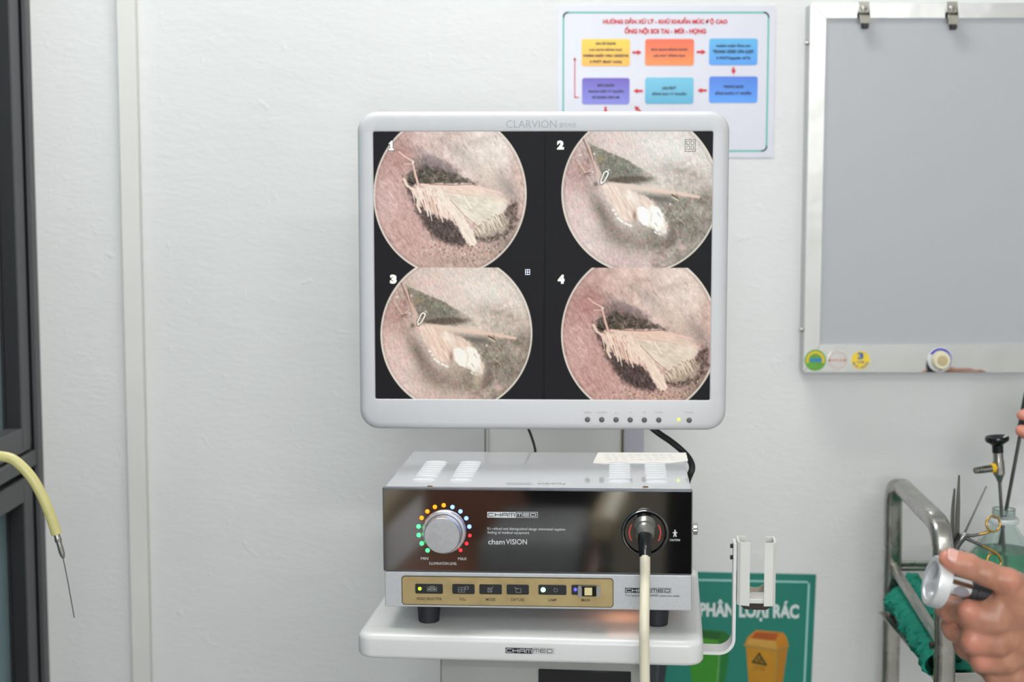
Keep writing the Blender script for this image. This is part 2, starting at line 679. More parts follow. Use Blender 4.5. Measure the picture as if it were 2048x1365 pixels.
# ------------------------------------------------------------------ wall poster (cleaning steps)
pz = PY(1332, 163, WALLY)
t = thing('poster', 'white laminated poster of coloured flow-chart boxes taped behind the monitor', 'poster', (pz.x, WALLY, pz.z))
pw = Plane(t, (0, -0.0012, 0), (1, 0, 0), (0, 0, 1))
M_sheet = mat('poster_sheet', (198, 198, 208), 0.3, var=0.01, vscale=12)
mb = MB()
pw.slab(mb, pw.rect(1115, 11, 1549, 315, 0.001), -0.0012, 0.0)
mb.build('sheet', M_sheet, t, smooth=0)
mb = MB()
pw.line(mb, pw.rect(1126.5, 25, 1535, 302, 0.006), 0.0021, 0.0003, closed=True)
mb.build('border', mat('teal_ink', (70, 172, 158), 0.5, var=0.02), t, smooth=0)
letter(M_red, t, pw, 'HƯỚNG DẪN XỬ LÝ - KHỬ KHUẨN MỨC ĐỘ CAO', (1206, 34.5, 1455, 50), 0.0005, 0.05)
letter(M_red, t, pw, 'ỐNG NỘI SOI TAI - MŨI - HỌNG', (1249, 52.5, 1412, 70), 0.0005, 0.05)


def grad(name, c0, c1):
    m = bpy.data.materials.new(name)
    m.use_nodes = True
    nt = m.node_tree
    b = nt.nodes['Principled BSDF']
    b.inputs['Roughness'].default_value = 0.35
    tc = nt.nodes.new('ShaderNodeTexCoord')
    sp = nt.nodes.new('ShaderNodeSeparateXYZ')
    nt.links.new(tc.outputs['Generated'], sp.inputs[0])
    r = nt.nodes.new('ShaderNodeValToRGB')
    r.color_ramp.elements[0].color = rgb(c0)
    r.color_ramp.elements[1].color = rgb(c1)
    nt.links.new(sp.outputs['Z'], r.inputs['Fac'])
    nt.links.new(r.outputs['Color'], b.inputs['Base Color'])
    return m


boxes = [
    ((1163, 78, 1260, 132.5), (228, 162, 18), (226, 186, 16), 'yellow printed step box', [('SAU SỬ DỤNG', 40), ('LAU SẠCH BẰNG GẠC', 66), ('NGÂM NGẬP VÀO CIDEZYM', 90), ('5 PHÚT (8ml/1 nước)', 64)]),
    ((1290, 78, 1388, 131.5), (228, 122, 34), (224, 78, 30), 'orange printed step box', [('RỬA SẠCH BẰNG NƯỚC', 74), ('LAU KHÔ BẰNG GẠC', 64)]),
    ((1418, 77, 1515, 130.5), (58, 138, 216), (70, 160, 208), 'sky blue printed step box', [('NGÂM NGẬP ỐNG SOI', 68), ('TRONG CIDEX OPA 0,55%', 82), ('5 PHÚT(nguyên chất)', 68)]),
    ((1164, 156, 1259, 209), (112, 112, 204), (74, 50, 165), 'purple printed step box', [('BẢO QUẢN', 33), ('TRONG HỘP VÔ KHUẨN', 72), ('SỬ DỤNG CHO NB', 55)]),
    ((1290, 155, 1387, 208), (60, 154, 190), (92, 174, 202), 'turquoise printed step box', [('LAU KHÔ', 28), ('BẰNG GẠC VÔ KHUẨN', 68)]),
    ((1418, 153, 1515, 206), (62, 140, 224), (44, 104, 200), 'deep blue printed step box', [('TRÁNG SẠCH', 40), ('BẰNG NƯỚC VÔ KHUẨN', 72)]),
]
for i, (bx, c0, c1, lb, lines) in enumerate(boxes):
    mb = MB()
    pw.flat(mb, pw.rect(*bx, r=0.0035), 0.0004)
    b_ = mb.build('step_box', grad('step_ink_%d' % i, c0, c1), t, smooth=0)
    b_['label'] = lb
    mb = MB()
    cx, cy = (bx[0] + bx[2]) / 2, (bx[1] + bx[3]) / 2
    n = len(lines)
    for k, (s, wd) in enumerate(lines):
        y = cy + (k - (n - 1) / 2) * 12.2
        letter(mat('dark_print', (26, 38, 62), 0.6, var=0), b_, pw, s, (cx - wd / 2, y - 3.9, cx + wd / 2, y + 3.9), 0.0008, 0.045)


def arrow(cx, cy, ang, L=19, h=5.2):
    pts = [(-L / 2, -2.2), (L / 2 - 9, -2.2), (L / 2 - 9, -h), (L / 2, 0), (L / 2 - 9, h), (L / 2 - 9, 2.2), (-L / 2, 2.2)]
    ca, sa = math.cos(ang), math.sin(ang)
    mb = MB()
    pw.flat(mb, pw.pts([(cx + x * ca - y * sa, cy + x * sa + y * ca) for x, y in pts]), 0.0005)
    mb.build('arrow', M_red, t, smooth=0)


for a in ((1274, 105, 0), (1402.5, 104, 0), (1467, 142, math.pi / 2, 14.5), (1276, 182, math.pi), (1404, 181, math.pi), (1211, 222, math.pi / 2, 17), (1276, 219, -2.4, 20)):
    arrow(*a)
mb = MB()
pw.line(mb, pw.pts([(1149.5, 117), (1149.5, 195), (1157, 195)]), 0.0013, 0.0005)
pw.flat(mb, pw.pts([(1149.5, 114), (1152.5, 121), (1146.5, 121)]), 0.0005)
mb.build('arrow', M_red, t, smooth=0)

# ------------------------------------------------------------------ green waste-sorting poster
pz = PY(1400, 1300, WALLY)
t = thing('waste_poster', 'teal waste sorting poster with printed bins low on the wall', 'poster', (pz.x, WALLY, pz.z))
pw = Plane(t, (0, -0.0012, 0), (1, 0, 0), (0, 0, 1))
mb = MB()
pw.slab(mb, pw.pts([(1180, 1140), (1632.5, 1150), (1612, 1610), (1180, 1610)]), -0.0012, 0.0)
mb.build('sheet', mat('teal_poster', (9, 117, 101), 0.45, var=0.05, vscale=8), t, smooth=0)
mb = MB()
pw.line(mb, pw.pts([(1190, 1156.5), (1618, 1165), (1598, 1600)]), 0.0027, 0.0003)
mb.build('border', mat('pale_teal_ink', (150, 200, 195), 0.5, var=0.0), t, smooth=0)
mb = MB()
text(mb, pw, 'PHÂN LOẠI RÁC', (1399, 1199, 1598, 1241), 0.0004, 0.045, slope=-0.022)
mb.build('title', mat('grey_white_ink', (205, 214, 212), 0.5, var=0), t, smooth=0)


def bin_print(dx, dy, pal, lb, marks):
    q = lambda L: pw.pts([(1280 + x / 5.69 + dx, 1200 + y / 5.69 + dy) for x, y in L])
    lw = 0.0012
    parts = [
        ([(1325, 345), (1625, 375), (1665, 420), (1690, 515), (1555, 575), (1190, 512), (1225, 425)], pal[0], .0003),
        ([(1318, 368), (1580, 386), (1540, 470), (1262, 440)], pal[1], .0004),
        ([(1245, 440), (1545, 470), (1560, 565), (1205, 508)], pal[2], .0005),
        ([(1165, 508), (1200, 506), (1555, 568), (1690, 512), (1703, 518), (1690, 538), (1555, 592), (1190, 528)], pal[3], .0006),
        ([(1205, 535), (1555, 585), (1528, 1400), (1262, 1400), (1235, 939)], pal[4], .0003),
        ([(1555, 585), (1682, 535), (1625, 939), (1560, 1400), (1515, 1400), (1530, 939)], pal[5], .0003),
        ([(1552, 590), (1570, 586), (1540, 1000), (1522, 1000)], pal[3], .0004),
    ]
    first = None
    for L, c, w in parts:
        mb = MB()
        pw.flat(mb, q(L), w)
        o = mb.build('bin_print', mat('bin_ink_%d_%d_%d' % c, c, 0.5, var=0.06, vscale=60), t if first is None else first, smooth=0)
        if first is None:
            first = o
            o['label'] = lb
        else:
            o.name = 'bin_panel'
    if marks:
        mb = MB()
        pw.line(mb, q([(1357, 612), (1432, 742), (1282, 712)]), 0.0024, .0007, closed=True)
        cx, cy = 1357, 692
        for a in (90, 210, 330):
            x = cx + 20 * math.cos(math.radians(a))
            y = cy - 20 * math.sin(math.radians(a))
            pw.line(mb, q([(x + 17 * math.cos(2 * math.pi * k / 10), y + 15 * math.sin(2 * math.pi * k / 10)) for k in range(10)]), 0.0009, .0007, closed=True)
        pw.flat(mb, q([(cx + 9 * math.cos(k), cy + 9 * math.sin(k)) for k in (0, 1, 2, 3, 4, 5)]), .0007)
        b0 = q([(1300, 748), (1425, 795)])
        for k, s in enumerate(('CHẤT THẢI', 'LÂY NHIỄM')):
            x0, y0 = 1280 + 1300 / 5.69 + dx, 1200 + (752 + 24 * k) / 5.69 + dy
            text(mb, pw, s, (x0, y0, x0 + 21, y0 + 3.6), .0007, slope=-0.08)
        mb.build('hazard_mark', mat('olive_ink', (40, 52, 14), 0.5, var=0), first, smooth=0)


bin_print(0, 0, ((188, 120, 12), (160, 74, 8), (190, 146, 60), (160, 126, 50), (178, 124, 6), (168, 112, 5)), 'yellow printed waste bin', True)
bin_print(-115, -2, ((24, 98, 22), (12, 84, 20), (62, 138, 22), (96, 150, 90), (44, 132, 18), (10, 108, 36)), 'green printed waste bin', False)
bin_print(-236, -4, ((42, 48, 54), (30, 34, 40), (58, 64, 70), (72, 78, 84), (44, 50, 56), (36, 42, 48)), 'black printed waste bin', False)

# ------------------------------------------------------------------ film viewer (X-ray light box) on the wall
VD = 0.042
VY = WALLY - VD
tl = PY(1621, 6, VY)
bl = PY(1609, 745, VY)
vx0 = (tl.x + bl.x) / 2
vz1, vz0 = tl.z, bl.z
vx1 = vx0 + 0.70
t = thing('film_viewer', 'wall mounted X-ray film viewer with grey screen in polished steel frame', 'film viewer', (vx0, WALLY, vz0))
VW, VH = vx1 - vx0, vz1 - vz0
fw, fwb, fwt = 0.0205, 0.0375, 0.0195
MB().box((0.001, -VD + 0.006, 0.001), (VW - 0.001, 0, VH - 0.001)).build('housing', mat('light_grey_housing', (178, 180, 178), 0.4, var=0.03), t, smooth=0)


def mitre(name, pts, d0=0.0065):
    # frame strip with a small slope toward the screen
    mb = MB()
    mb.loft([[(x, -VD + d0, z) for x, z in pts], [(x, -VD + 0.0012, z) for x, z in pts], [(x + (cx - x) * 0.0, -VD, z) for (x, z), cx in zip(pts, [p[0] for p in pts])]])
    return mb.build(name, M_chrome, t, smooth=20)


g_ = 0.0005
mitre('frame_strip', [(g_, 0), (VW - g_, 0), (VW - fw - g_, fwb), (fw + g_, fwb)])
mitre('frame_strip', [(0, g_), (fw, fwb + g_), (fw, VH - fwt - g_), (0, VH - g_)])
mitre('frame_strip', [(g_, VH), (fw + g_, VH - fwt), (VW - fw - g_, VH - fwt), (VW - g_, VH)])
mitre('frame_strip', [(VW, g_), (VW, VH - g_), (VW - fw, VH - fwt - g_), (VW - fw, fwb + g_)])
MB().box((fw - 0.002, -VD + 0.003, fwb - 0.002), (VW - fw + 0.002, -VD + 0.0062, VH - fwt + 0.002)).build(
    'diffuser_screen', mat('grey_acrylic', (167, 169, 172), 0.22, var=0.01, vscale=3, spec=0.5), t, smooth=0)
pv = Plane(t, (0, -VD, 0), (1, 0, 0), (0, 0, 1))
M_clip = mat('clip_steel', (140, 138, 130), 0.3, metal=1.0, var=0.1)
for px0, px1, yb in ((1717, 1738, 48), (1893, 1914, 50)):
    u0 = pv.uv(px0, 20)[0]
    u1 = pv.uv(px1, 20)[0]
    v1, vm, vb = pv.uv(px0, 5)[1], pv.uv(px0, 28)[1], pv.uv(px0, yb)[1]
    vk = pv.uv(px0, yb + 10)[1]
    mb = MB()
    outl = [(-0.0015, v1 + 0.001), (-0.0015, vm), (-0.009, vm - 0.003), (-0.0105, vb), (-0.0085, vb), (-0.007, vm - 0.002), (0.0, vm + 0.003), (0.0, v1 + 0.001)]
    mb.loft([[(u0, -VD + y, z) for y, z in outl], [(u1, -VD + y, z) for y, z in outl]])
    c = mb.build('film_clip', M_clip, t, smooth=30)
    ud = (u1 - u0)
    MB().box((u0 + ud * .25, -VD - 0.0095, vk), (u1 - ud * .12, -VD - 0.001, vb + 0.004), 0.001, 1).build('rubber_pad', M_black, c)
    sc = pv.at((u0 + u1) / 2, pv.uv(px0, 17)[1], 0.0012)
    MB().lathe([(0.0001, -0.001), (0.0042, -0.001), (0.0042, 0.0006), (0.0030, 0.0018), (0.0001, 0.002)], sc, (0, -1, 0), 18).build('screw', M_steel, c)
    cr = MB()
    for a in (0, 1):
        d = Vector((0.0022, 0, 0)) if a else Vector((0, 0, 0.0022))
        e = Vector((0, 0, 0.0004)) if a else Vector((0.0004, 0, 0))
        cc = sc + Vector((0, -0.00215, 0))
        cr.add([cc - d - e, cc + d - e, cc + d + e, cc - d + e], [(0, 1, 2, 3)])
    cr.build('screw_slot', M_black, c, smooth=0)
# brightness knob
kc = pv.p(1880, 720)
kd = (0, -1, 0)
MB().lathe([(0.0001, 0.0), (0.0168, 0.0), (0.0168, 0.0006), (0.0001, 0.0006)], kc, kd, 40).build('dial_plate', mat('dial_plate_white', (206, 206, 210), 0.4, var=0.02), t)
mb = MB()
ku, kv = pv.uv(1880, 720)
ring = arc(ku, kv, 0.0158, -30, 150, 24) + arc(ku, kv, 0.0128, 150, -30, 24)
pv.flat(mb, ring, 0.0009)
mb.build('dial_scale', mat('blue_ink', (38, 42, 168), 0.5, var=0.02), t, smooth=0)
mb = MB()
letter(M_ink, t, pv, 'OFF', (1876, 738, 1884, 743), 0.0009, 0.01)
letter(M_ink, t, pv, 'MIN', (1891, 733, 1899, 738), 0.0009, 0.01, slope=0.6)
mb = MB()
n = 56
loops = []
for r, h in ((0.0122, 0.0006), (0.0118, 0.010), (0.0105, 0.0125)):
    loops.append([Vector((kc.x + (r + (0.0006 if j % 2 else 0)) * math.cos(2 * math.pi * j / n), kc.y - h, kc.z + (r + (0.0006 if j % 2 else 0)) * math.sin(2 * math.pi * j / n))) for j in range(n)])
mb.loft(loops)
kn = mb.build('knob', mat('ivory_plastic', (214, 206, 178), 0.4, var=0.03), t, smooth=25)
MB().lathe([(0.0001, 0.0123), (0.0072, 0.0123), (0.0072, 0.0128), (0.0001, 0.0131)], kc, kd, 28).build('knob_cap', mat('tan_cap', (178, 162, 124), 0.5, var=0.03), kn)


def sticker(px, py, rpx, m, name='sticker', teeth=0):
    u, v = pv.uv(px, py)
    r = pv.uv(px + rpx, py)[0] - u
    if teeth:
        o = [(u + r * (1.0 if k % 2 else 0.9) * math.cos(math.pi * k / teeth), v + r * (1.0 if k % 2 else 0.9) * math.sin(math.pi * k / teeth)) for k in range(2 * teeth)]
    else:
        o = circ(u, v, r, 32)
    mb = MB()
    pv.slab(mb, o, 0.0001, 0.0005)
    return mb.build(name, m, t, smooth=0), u, v, r


s1, u, v, r = sticker(1630.5, 721, 21.5, mat('green_sticker', (88, 150, 44), 0.4, var=0.08, vscale=80))
s1['label'] = 'green and yellow round sticker'
mb = MB()
pv.flat(mb, arc(u, v, r * 0.86, -20, 200, 24) + arc(u, v, r * 0.62, 200, -20, 24), 0.0007)
mb.build('sticker_band', mat('sticker_yellow', (205, 178, 30), 0.4, var=0.05), s1, smooth=0)
mb = MB()
pv.flat(mb, rrect(u - r * .5, v - r * .16, u + r * .62, v + r * .2, .001), 0.0007)
mb.build('sticker_band', mat('sticker_blue', (40, 120, 165), 0.4, var=0.1, vscale=300), s1, smooth=0)
s2, u, v, r = sticker(1675, 721, 20.5, mat('silver_sticker', (196, 194, 192), 0.25, metal=0.6, var=0.06))
s2['label'] = 'silver round sticker with a red ring'
mb = MB()
for k in range(14):
    a = 2 * math.pi * k / 14
    pv.flat(mb, circ(u + r * .8 * math.cos(a), v + r * .8 * math.sin(a), r * .085, 6), 0.0007)
for k in range(5):
    pv.flat(mb, rrect(u - r * .85 + k * r * .36, v - r * .1, u - r * .85 + k * r * .36 + r * .22, v + r * .1, .0003), 0.0007)
mb.build('sticker_ring', mat('orange_red_ink', (196, 120, 100), 0.5, var=0.05), s2, smooth=0)
s3, u, v, r = sticker(1721, 721, 19.5, mat('seal_yellow', (222, 192, 40), 0.4, var=0.05), teeth=24)
s3['label'] = 'yellow seal sticker with a blue number'
mb = MB()
letter(mat('sticker_ink_blue', (30, 88, 150), 0.5, var=0), s3, pv, '3', (1715, 705.5, 1727, 719), 0.0007, 0.05)
letter(MATS['sticker_ink_blue'], s3, pv, 'NĂM', (1714, 720.5, 1728, 727), 0.0007, 0.01)
for k, ch in enumerate('BẢO HÀNH'):
    if ch == ' ':
        continue
    a = math.radians(205 + k * 19)
    cx, cy = 1721 + 14.5 * math.cos(a), 721 - 14.5 * math.sin(a)
    text(mb, pv, ch, (cx - 2, cy - 2.6, cx + 2, cy + 2.6), 0.0007, 0.03)
mb.build('lettering', mat('sticker_ink_blue', (30, 88, 150), 0.5, var=0), s3, smooth=0)
MB().lathe([(0.0001, 0), (0.003, 0), (0.002, 0.003), (0.0001, 0.0035)], (0.0, -VD + 0.02, pv.uv(1609, 663)[1]), (-1, 0, 0), 14).build('screw', M_steel, t)
MB().lathe([(0.0001, 0), (0.003, 0), (0.002, 0.003), (0.0001, 0.0035)], (0.0, -VD + 0.02, pv.uv(1615, 84)[1]), (-1, 0, 0), 14).build('screw', M_steel, t)

# ------------------------------------------------------------------ equipment cart: tray, column, cabinet, scope holder
TYAW, TROLL = math.radians(5.7), 0.0048
tf = PZ(1060, 1277, CZ - 0.4335)           # middle of the tray's upper front edge
R = RT(TYAW, TROLL)
cart_base = Vector((tf.x, tf.y + 0.16, 0))
cart = thing('equipment_cart', 'white equipment cart with grey cabinet and rounded top shelf', 'cart', cart_base, Matrix.Rotation(-TYAW, 4, 'Z'))
# the shelf leans a hair to the left, as the photo shows: its own frame inside the cart
CM = ROOTM[cart.name]
tl_ = CM.inverted() @ tf                     # local point of the front edge
ty0 = tl_.y
tz = tl_.z
slx = TROLL


def lean(p):
    return Vector((p[0], p[1], p[2] + slx * (p[0] - tl_.x)))


pt = Plane(cart, (tl_.x, ty0, tz), (1, 0, 0), (0, 0, 1))       # front face of the shelf
ta, tb_ = pt.uv(711, 1285)[0], pt.uv(1407.5, 1300)[0]
x0, x1 = tl_.x + ta, tl_.x + tb_
TW = x1 - x0
TD = 0.318
th = 0.0255
loops = []
rc = 0.016
for ins, z in ((0.006, tz - th), (0.0022, tz - th + 0.0015), (0.0, tz - th + 0.005), (0.0, tz - 0.006), (0.0012, tz - 0.0028), (0.0035, tz - 0.0008), (0.0065, tz), (0.0105, tz - 0.0002)):
    loops.append([lean((x, y, z)) for x, y in rrect(x0 + ins, ty0 + ins, x1 - ins, ty0 + TD - ins, rc - ins * 0.5, 7)])
MB().loft(loops).build('shelf', M_white, cart, smooth=60)
# cabinet under the shelf
pc = Plane(cart, (0, ty0 + 0.03, tz), (1, 0, 0), (0, 0, 1))
cx0, cx1 = pc.uv(880, 1340)[0], pc.uv(1288, 1340)[0]
cab = MB().box((cx0, ty0 + 0.03, 0.16), (cx1, ty0 + 0.29, tz - th + 0.003), 0.002, 1).build('cabinet', mat('grey_enamel', (146, 147, 143), 0.4, var=0.03), cart)
bx0, bx1 = pc.uv(1077.5, 1355)[0], pc.uv(1262, 1355)[0]
bz = tz + pc.uv(1170, 1341)[1]
MB().box((bx0, ty0 + 0.027, bz - 0.15), (bx1, ty0 + 0.031, bz), 0.0006, 1).build('cabinet_panel', mat('black_panel', (22, 23, 24), 0.25, var=0.03), cart)
# base with castors
MB().box((cx0 - 0.08, ty0 - 0.02, 0.085), (cx1 + 0.08, ty0 + 0.56, 0.165), 0.015, 3).build('base', M_white, cart)
for sx in (cx0 - 0.05, cx1 + 0.05):
    for sy in (ty0 + 0.02, ty0 + 0.50):
        w_ = MB().lathe([(0.012, -0.012), (0.038, -0.012), (0.04, -0.008), (0.04, 0.008), (0.038, 0.012), (0.012, 0.012)], (sx, sy, 0.04), (1, 0, 0), 24).build('castor', M_black, cart)
        MB().box((sx - 0.018, sy - 0.014, 0.03), (sx + 0.018, sy + 0.014, 0.09), 0.004, 1).build('castor_fork', M_steel, w_)
# column behind the monitor, its lid strips and cable cover
YC = 1.950
pcol = Plane(None, (0, YC, 0), (1, 0, 0), (0, 0, 1))
PYc = lambda px, py: CM.inverted() @ PY(px, py, YC)
lc, rc_ = PYc(969, 885), PYc(1247, 885)
yc = (lc.y + rc_.y) / 2
col_top = 1.34
MB().box((lc.x + 0.0035, yc + 0.004, 0.16), (rc_.x - 0.0022, yc + 0.05, col_top), 0.001, 1).build('column', mat('column_white', (226, 224, 219), 0.4, var=0.015), cart)
MB().box((lc.x + 0.0008, yc, tz - 0.02), (lc.x + 0.0040, yc + 0.05, col_top), 0.0006, 1).build('column_edge', M_white, cart)
MB().box((lc.x - 0.001, yc + 0.001, tz - 0.02), (lc.x + 0.0010, yc + 0.05, col_top)).build('column_seal', mat('olive_seal', (110, 100, 62), 0.5, var=0.05), cart, smooth=0)
MB().box((rc_.x - 0.0022, yc + 0.001, tz - 0.02), (rc_.x - 0.0004, yc + 0.05, col_top)).build('column_seal', MATS['olive_seal'], cart, smooth=0)
rr_ = PYc(1287, 885)
MB().box((rc_.x - 0.0004, yc + 0.010, tz - 0.02), (rr_.x, yc + 0.05, col_top), 0.0008, 1).build('cable_cover', mat('lavender_plastic', (196, 194, 206), 0.45, var=0.03), cart)
# logo plate on the shelf front
M_plate = mat('logo_plate_white', (200, 202, 204), 0.4, var=0)
mb = MB()
pt.flat(mb, pt.rect(1011, 1296.6, 1065, 1307.7), 0.0004)
pt.line(mb, pt.rect(1064, 1297, 1108, 1308), 0.0002, 0.0004, closed=True)
logo_word(mb, pt, 'MED', (1067.5, 1299.5, 1108, 1305.5), 0.0006, 0.0006)
mb.build('logo_plate', M_ink, cart, smooth=0)
mb = MB()
logo_word(mb, pt, 'CHAM', (1012.8, 1299, 1066, 1305.2), 0.0007, 0.0006)
mb.build('logo_plate', M_inkwhite, cart, smooth=0)
# scope holder: bent strap, slotted clip
hb0 = CM.inverted() @ PY(1407, 1302, ty0 + cart_base.y + 0.05)
yh0, yh1 = ty0 + 0.035, ty0 + 0.062
ph = Plane(cart, (0, yh0, 0), (1, 0, 0), (0, 0, 1))
A = ph.uv(1400, 1311)
zs = ph.uv(1440, 1311)[1]
xv = ph.uv(1472, 1200)[0]
ztop = ph.uv(1471, 1090)[1]
tk = 0.003
rad = 0.0165
path = [(x1 - 0.03, zs)] + [(xv - rad + rad * math.sin(math.radians(a)), zs + rad - rad * math.cos(math.radians(a))) for a in range(0, 91, 9)] + [(xv, ztop)]
outer = path
inner = []
for i, (x, z) in enumerate(path):
    a = path[max(i - 1, 0)]
    b = path[min(i + 1, len(path) - 1)]
    dx, dz = b[0] - a[0], b[1] - a[1]
    L = math.hypot(dx, dz)
    inner.append((x - dz / L * tk, z + dx / L * tk))
mb = MB()
for i in range(len(path) - 1):
    q = [outer[i], outer[i + 1], inner[i + 1], inner[i]]
    mb.loft([[(x, yh0, z) for x, z in q], [(x, yh1, z) for x, z in q]])
bm_ = mb.build('holder_strap', M_white, cart, smooth=50)
bmm = bmesh.new()
bmm.from_mesh(bm_.data)
bmesh.ops.remove_doubles(bmm, verts=bmm.verts[:], dist=1e-6)
bmm.to_mesh(bm_.data)
bmm.free()
M_clipw = mat('ivory_clip', (206, 205, 200), 0.4, var=0.02, vscale=40)
ph2 = Plane(cart, (0, yh0 - 0.004, 0), (1, 0, 0), (0, 0, 1))
zt, zb = ph2.uv(1490, 1086)[1], ph2.uv(1490, 1212)[1]
for a, b, side in ((1474.5, 1499.5, -1), (1528.5, 1552, 1)):
    ua, ub = ph2.uv(a, 1150)[0], ph2.uv(b, 1150)[0]
    yf, yb = yh0 - 0.004, yh0 + 0.026
    w_ = 0.0018
    if side < 0:
        prof = [(ua, yf + 0.004), (ua + 0.003, yf), (ub, yf - 0.0015), (ub, yf + w_ - 0.0015), (ua + 0.004, yf + w_), (ua + w_, yf + 0.006), (ua + w_, yb - w_), (ub - 0.003, yb - w_), (ub - 0.003, yb), (ua, yb)]
    else:
        prof = [(ub, yf + 0.004), (ub - 0.003, yf), (ua, yf - 0.0015), (ua, yf + w_ - 0.0015), (ub - 0.004, yf + w_), (ub - w_, yf + 0.006), (ub - w_, yb - w_), (ua + 0.003, yb - w_), (ua + 0.003, yb), (ub, yb)]
    MB().loft([[(x, y, zb) for x, y in prof], [(x, y, zt) for x, y in prof]]).build('holder_clip', M_clipw, cart, smooth=30)
ua, ub = ph2.uv(1476, 1150)[0], ph2.uv(1551, 1150)[0]
uc, hw = (ua + ub) / 2, (ub - ua) / 2
zr1, zr2, zr3 = ph2.uv(1510, 1184)[1], ph2.uv(1510, 1199)[1], ph2.uv(1510, 1208)[1]
# rear web with a U cut, plain taupe
web = [(ua, zb), (ub, zb), (ub, zt - 0.03)] + [(uc + hw * .62 * math.cos(math.radians(a)), zr1 + 0.006 - 0.010 * math.sin(math.radians(a))) for a in range(0, 181, 15)] + [(ua, zt - 0.03)]
MB().loft([[(x, yh0 + 0.0262, z) for x, z in web], [(x, yh0 + 0.0282, z) for x, z in web]]).build('holder_back', mat('taupe_plastic', (150, 142, 128), 0.5, var=0.05), cart, smooth=0)
MB().box((ua + 0.002, yh0 - 0.002, zr3 - 0.001), (ub - 0.002, yh0 + 0.026, zr2 - 0.0005), 0.0008, 1).build('holder_floor', M_clipw, cart)
MB().loft([[(uc + (x - uc) * k, y, z) for x, y in rrect(ua + 0.001, yh0 - 0.004, ub - 0.001, yh0 + 0.027, 0.008)] for z, k in ((zb - 0.004, .72), (zb - 0.0015, .92), (zr3 - 0.0012, 0.96))]).build(
    'holder_foam', mat('dark_foam', (60, 52, 46), 0.9, var=0.4, vscale=500, bump=0.8, bscale=700), cart, smooth=0)
for py in (1098, 1121):
    u, v = ph.uv(1467, py)
    MB().lathe([(0.0001, 0), (0.0022, 0), (0.0022, 0.0028), (0.0001, 0.003)], (xv - tk, yh0 + 0.012, v), (-1, 0, 0), 12).build('holder_bolt', M_black, cart)
MB().box((xv - 0.0002, yh0 + 0.004, zt - 0.03), (ua + 0.0004, yh0 + 0.02, zt - 0.005)).build('holder_spacer', M_clipw, cart, smooth=0)

# ------------------------------------------------------------------ endoscope light source / video processor
DYAW, DROLL = math.radians(4.2), 0.0055
fc = PY(1075, 979, 1.50)                     # middle of the upper front edge
RD = RT(DYAW, DROLL)
tray_z = CZ - 0.4335
base_off = RD @ Vector((0, 0.107, 0))
droot = Vector((fc.x, fc.y, tray_z)) + base_off
droot.z = tray_z + TROLL * (droot.x - tf.x)
dev = thing('light_source', 'endoscope light source box with glossy black front on the white cart', 'medical device', droot, RD)
DM = ROOTM[dev.name]
lf = DM.inverted() @ fc
fy, ftop = lf.y, lf.z                        # local y of the front, z of the top
pd = Plane(dev, (0, fy, ftop), (1, 0, 0), (0, 0, 1))       # front plane
dx0, dx1 = pd.uv(765.5, 1060)[0], pd.uv(1385, 1060)[0]
zpb = ftop + pd.uv(1075, 1146.5)[1]          # panel bottom
zfb = ftop + pd.uv(1075, 1219)[1]            # fascia bottom
ptop = Plane(dev, (0, fy, ftop), (1, 0, 0), (0, 1, 0))
dyb = fy + (ptop.uv(829, 904)[1] + ptop.uv(1373, 906)[1]) / 2
M_devtop = mat('device_steel_lacquer', (186, 188, 191), 0.05, metal=0.0, spec=0.5, ior=2.1, var=0.01, vscale=8, bump=0.02, bscale=6)
M_devside = mat('device_grey', (172, 174, 178), 0.35, var=0.02)
MB().box((dx0 + 0.0012, fy + 0.006, zfb + 0.002), (dx1 - 0.0012, dyb, ftop), 0.0015, 2).build('casing', M_devtop, dev)
# black gloss front
M_gloss = mat('black_glass_front', (9, 9, 10), 0.05, spec=0.5, ior=2.9, var=0.0, bump=0.012, bscale=9)
front = MB().box((dx0, fy, zpb), (dx1, fy + 0.0065, ftop + 0.0004), 0.0012, 2).build('front_panel', M_gloss, dev)
MB().box((dx0 + 0.001, fy - 0.0002, ftop - 0.0018), (dx1 - 0.001, fy + 0.0008, ftop + 0.0006), 0.0003, 1).build('panel_edge', mat('edge_steel', (120, 126, 134), 0.25, metal=0.8, var=0.1, vscale=80), front)
M_fascia = mat('silver_fascia', (180, 182, 184), 0.40, metal=0.15, var=0.04, vscale=300, bump=0.06, bscale=900)
MB().box((dx0 + 0.001, fy + 0.0008, zfb), (dx1 - 0.0005, fy + 0.012, zpb - 0.0006), 0.0016, 2).build('fascia', M_fascia, dev)
pf = Plane(dev, (0, fy + 0.0008, ftop), (1, 0, 0), (0, 0, 1))   # fascia plane
mb = MB()
pf.slab(mb, pf.rect(803.5, 1154.5, 1227, 1213, 0.0034), -0.0002, 0.0006)
mb.build('strip_rim', mat('dark_rim', (44, 38, 26), 0.5, var=0.1), dev, smooth=0)
mb = MB()
pf.slab(mb, pf.rect(805, 1156, 1225.5, 1211.5, 0.0030), -0.0002, 0.0009)
strip = mb.build('control_strip', mat('gold_foil', (164, 144, 100), 0.42, metal=0.35, var=0.12, vscale=55), dev, smooth=0)
M_btn = mat('black_button', (26, 28, 31), 0.35, var=0.03)
M_icon = mat('icon_grey', (150, 152, 148), 0.6, var=0)


def led(pl, px, py, rpx, w, m, parent, dome=0.0016):
    u, v = pl.uv(px, py)
    r = abs(pl.uv(px + rpx, py)[0] - u)
    c = pl.at(u, v, w)
    return MB().lathe([(r, -0.0004), (r, dome * 0.2), (r * 0.8, dome * 0.7), (r * 0.4, dome * 0.95), (1e-5, dome)], c, pl.n, 18).build('indicator_light', m, parent)


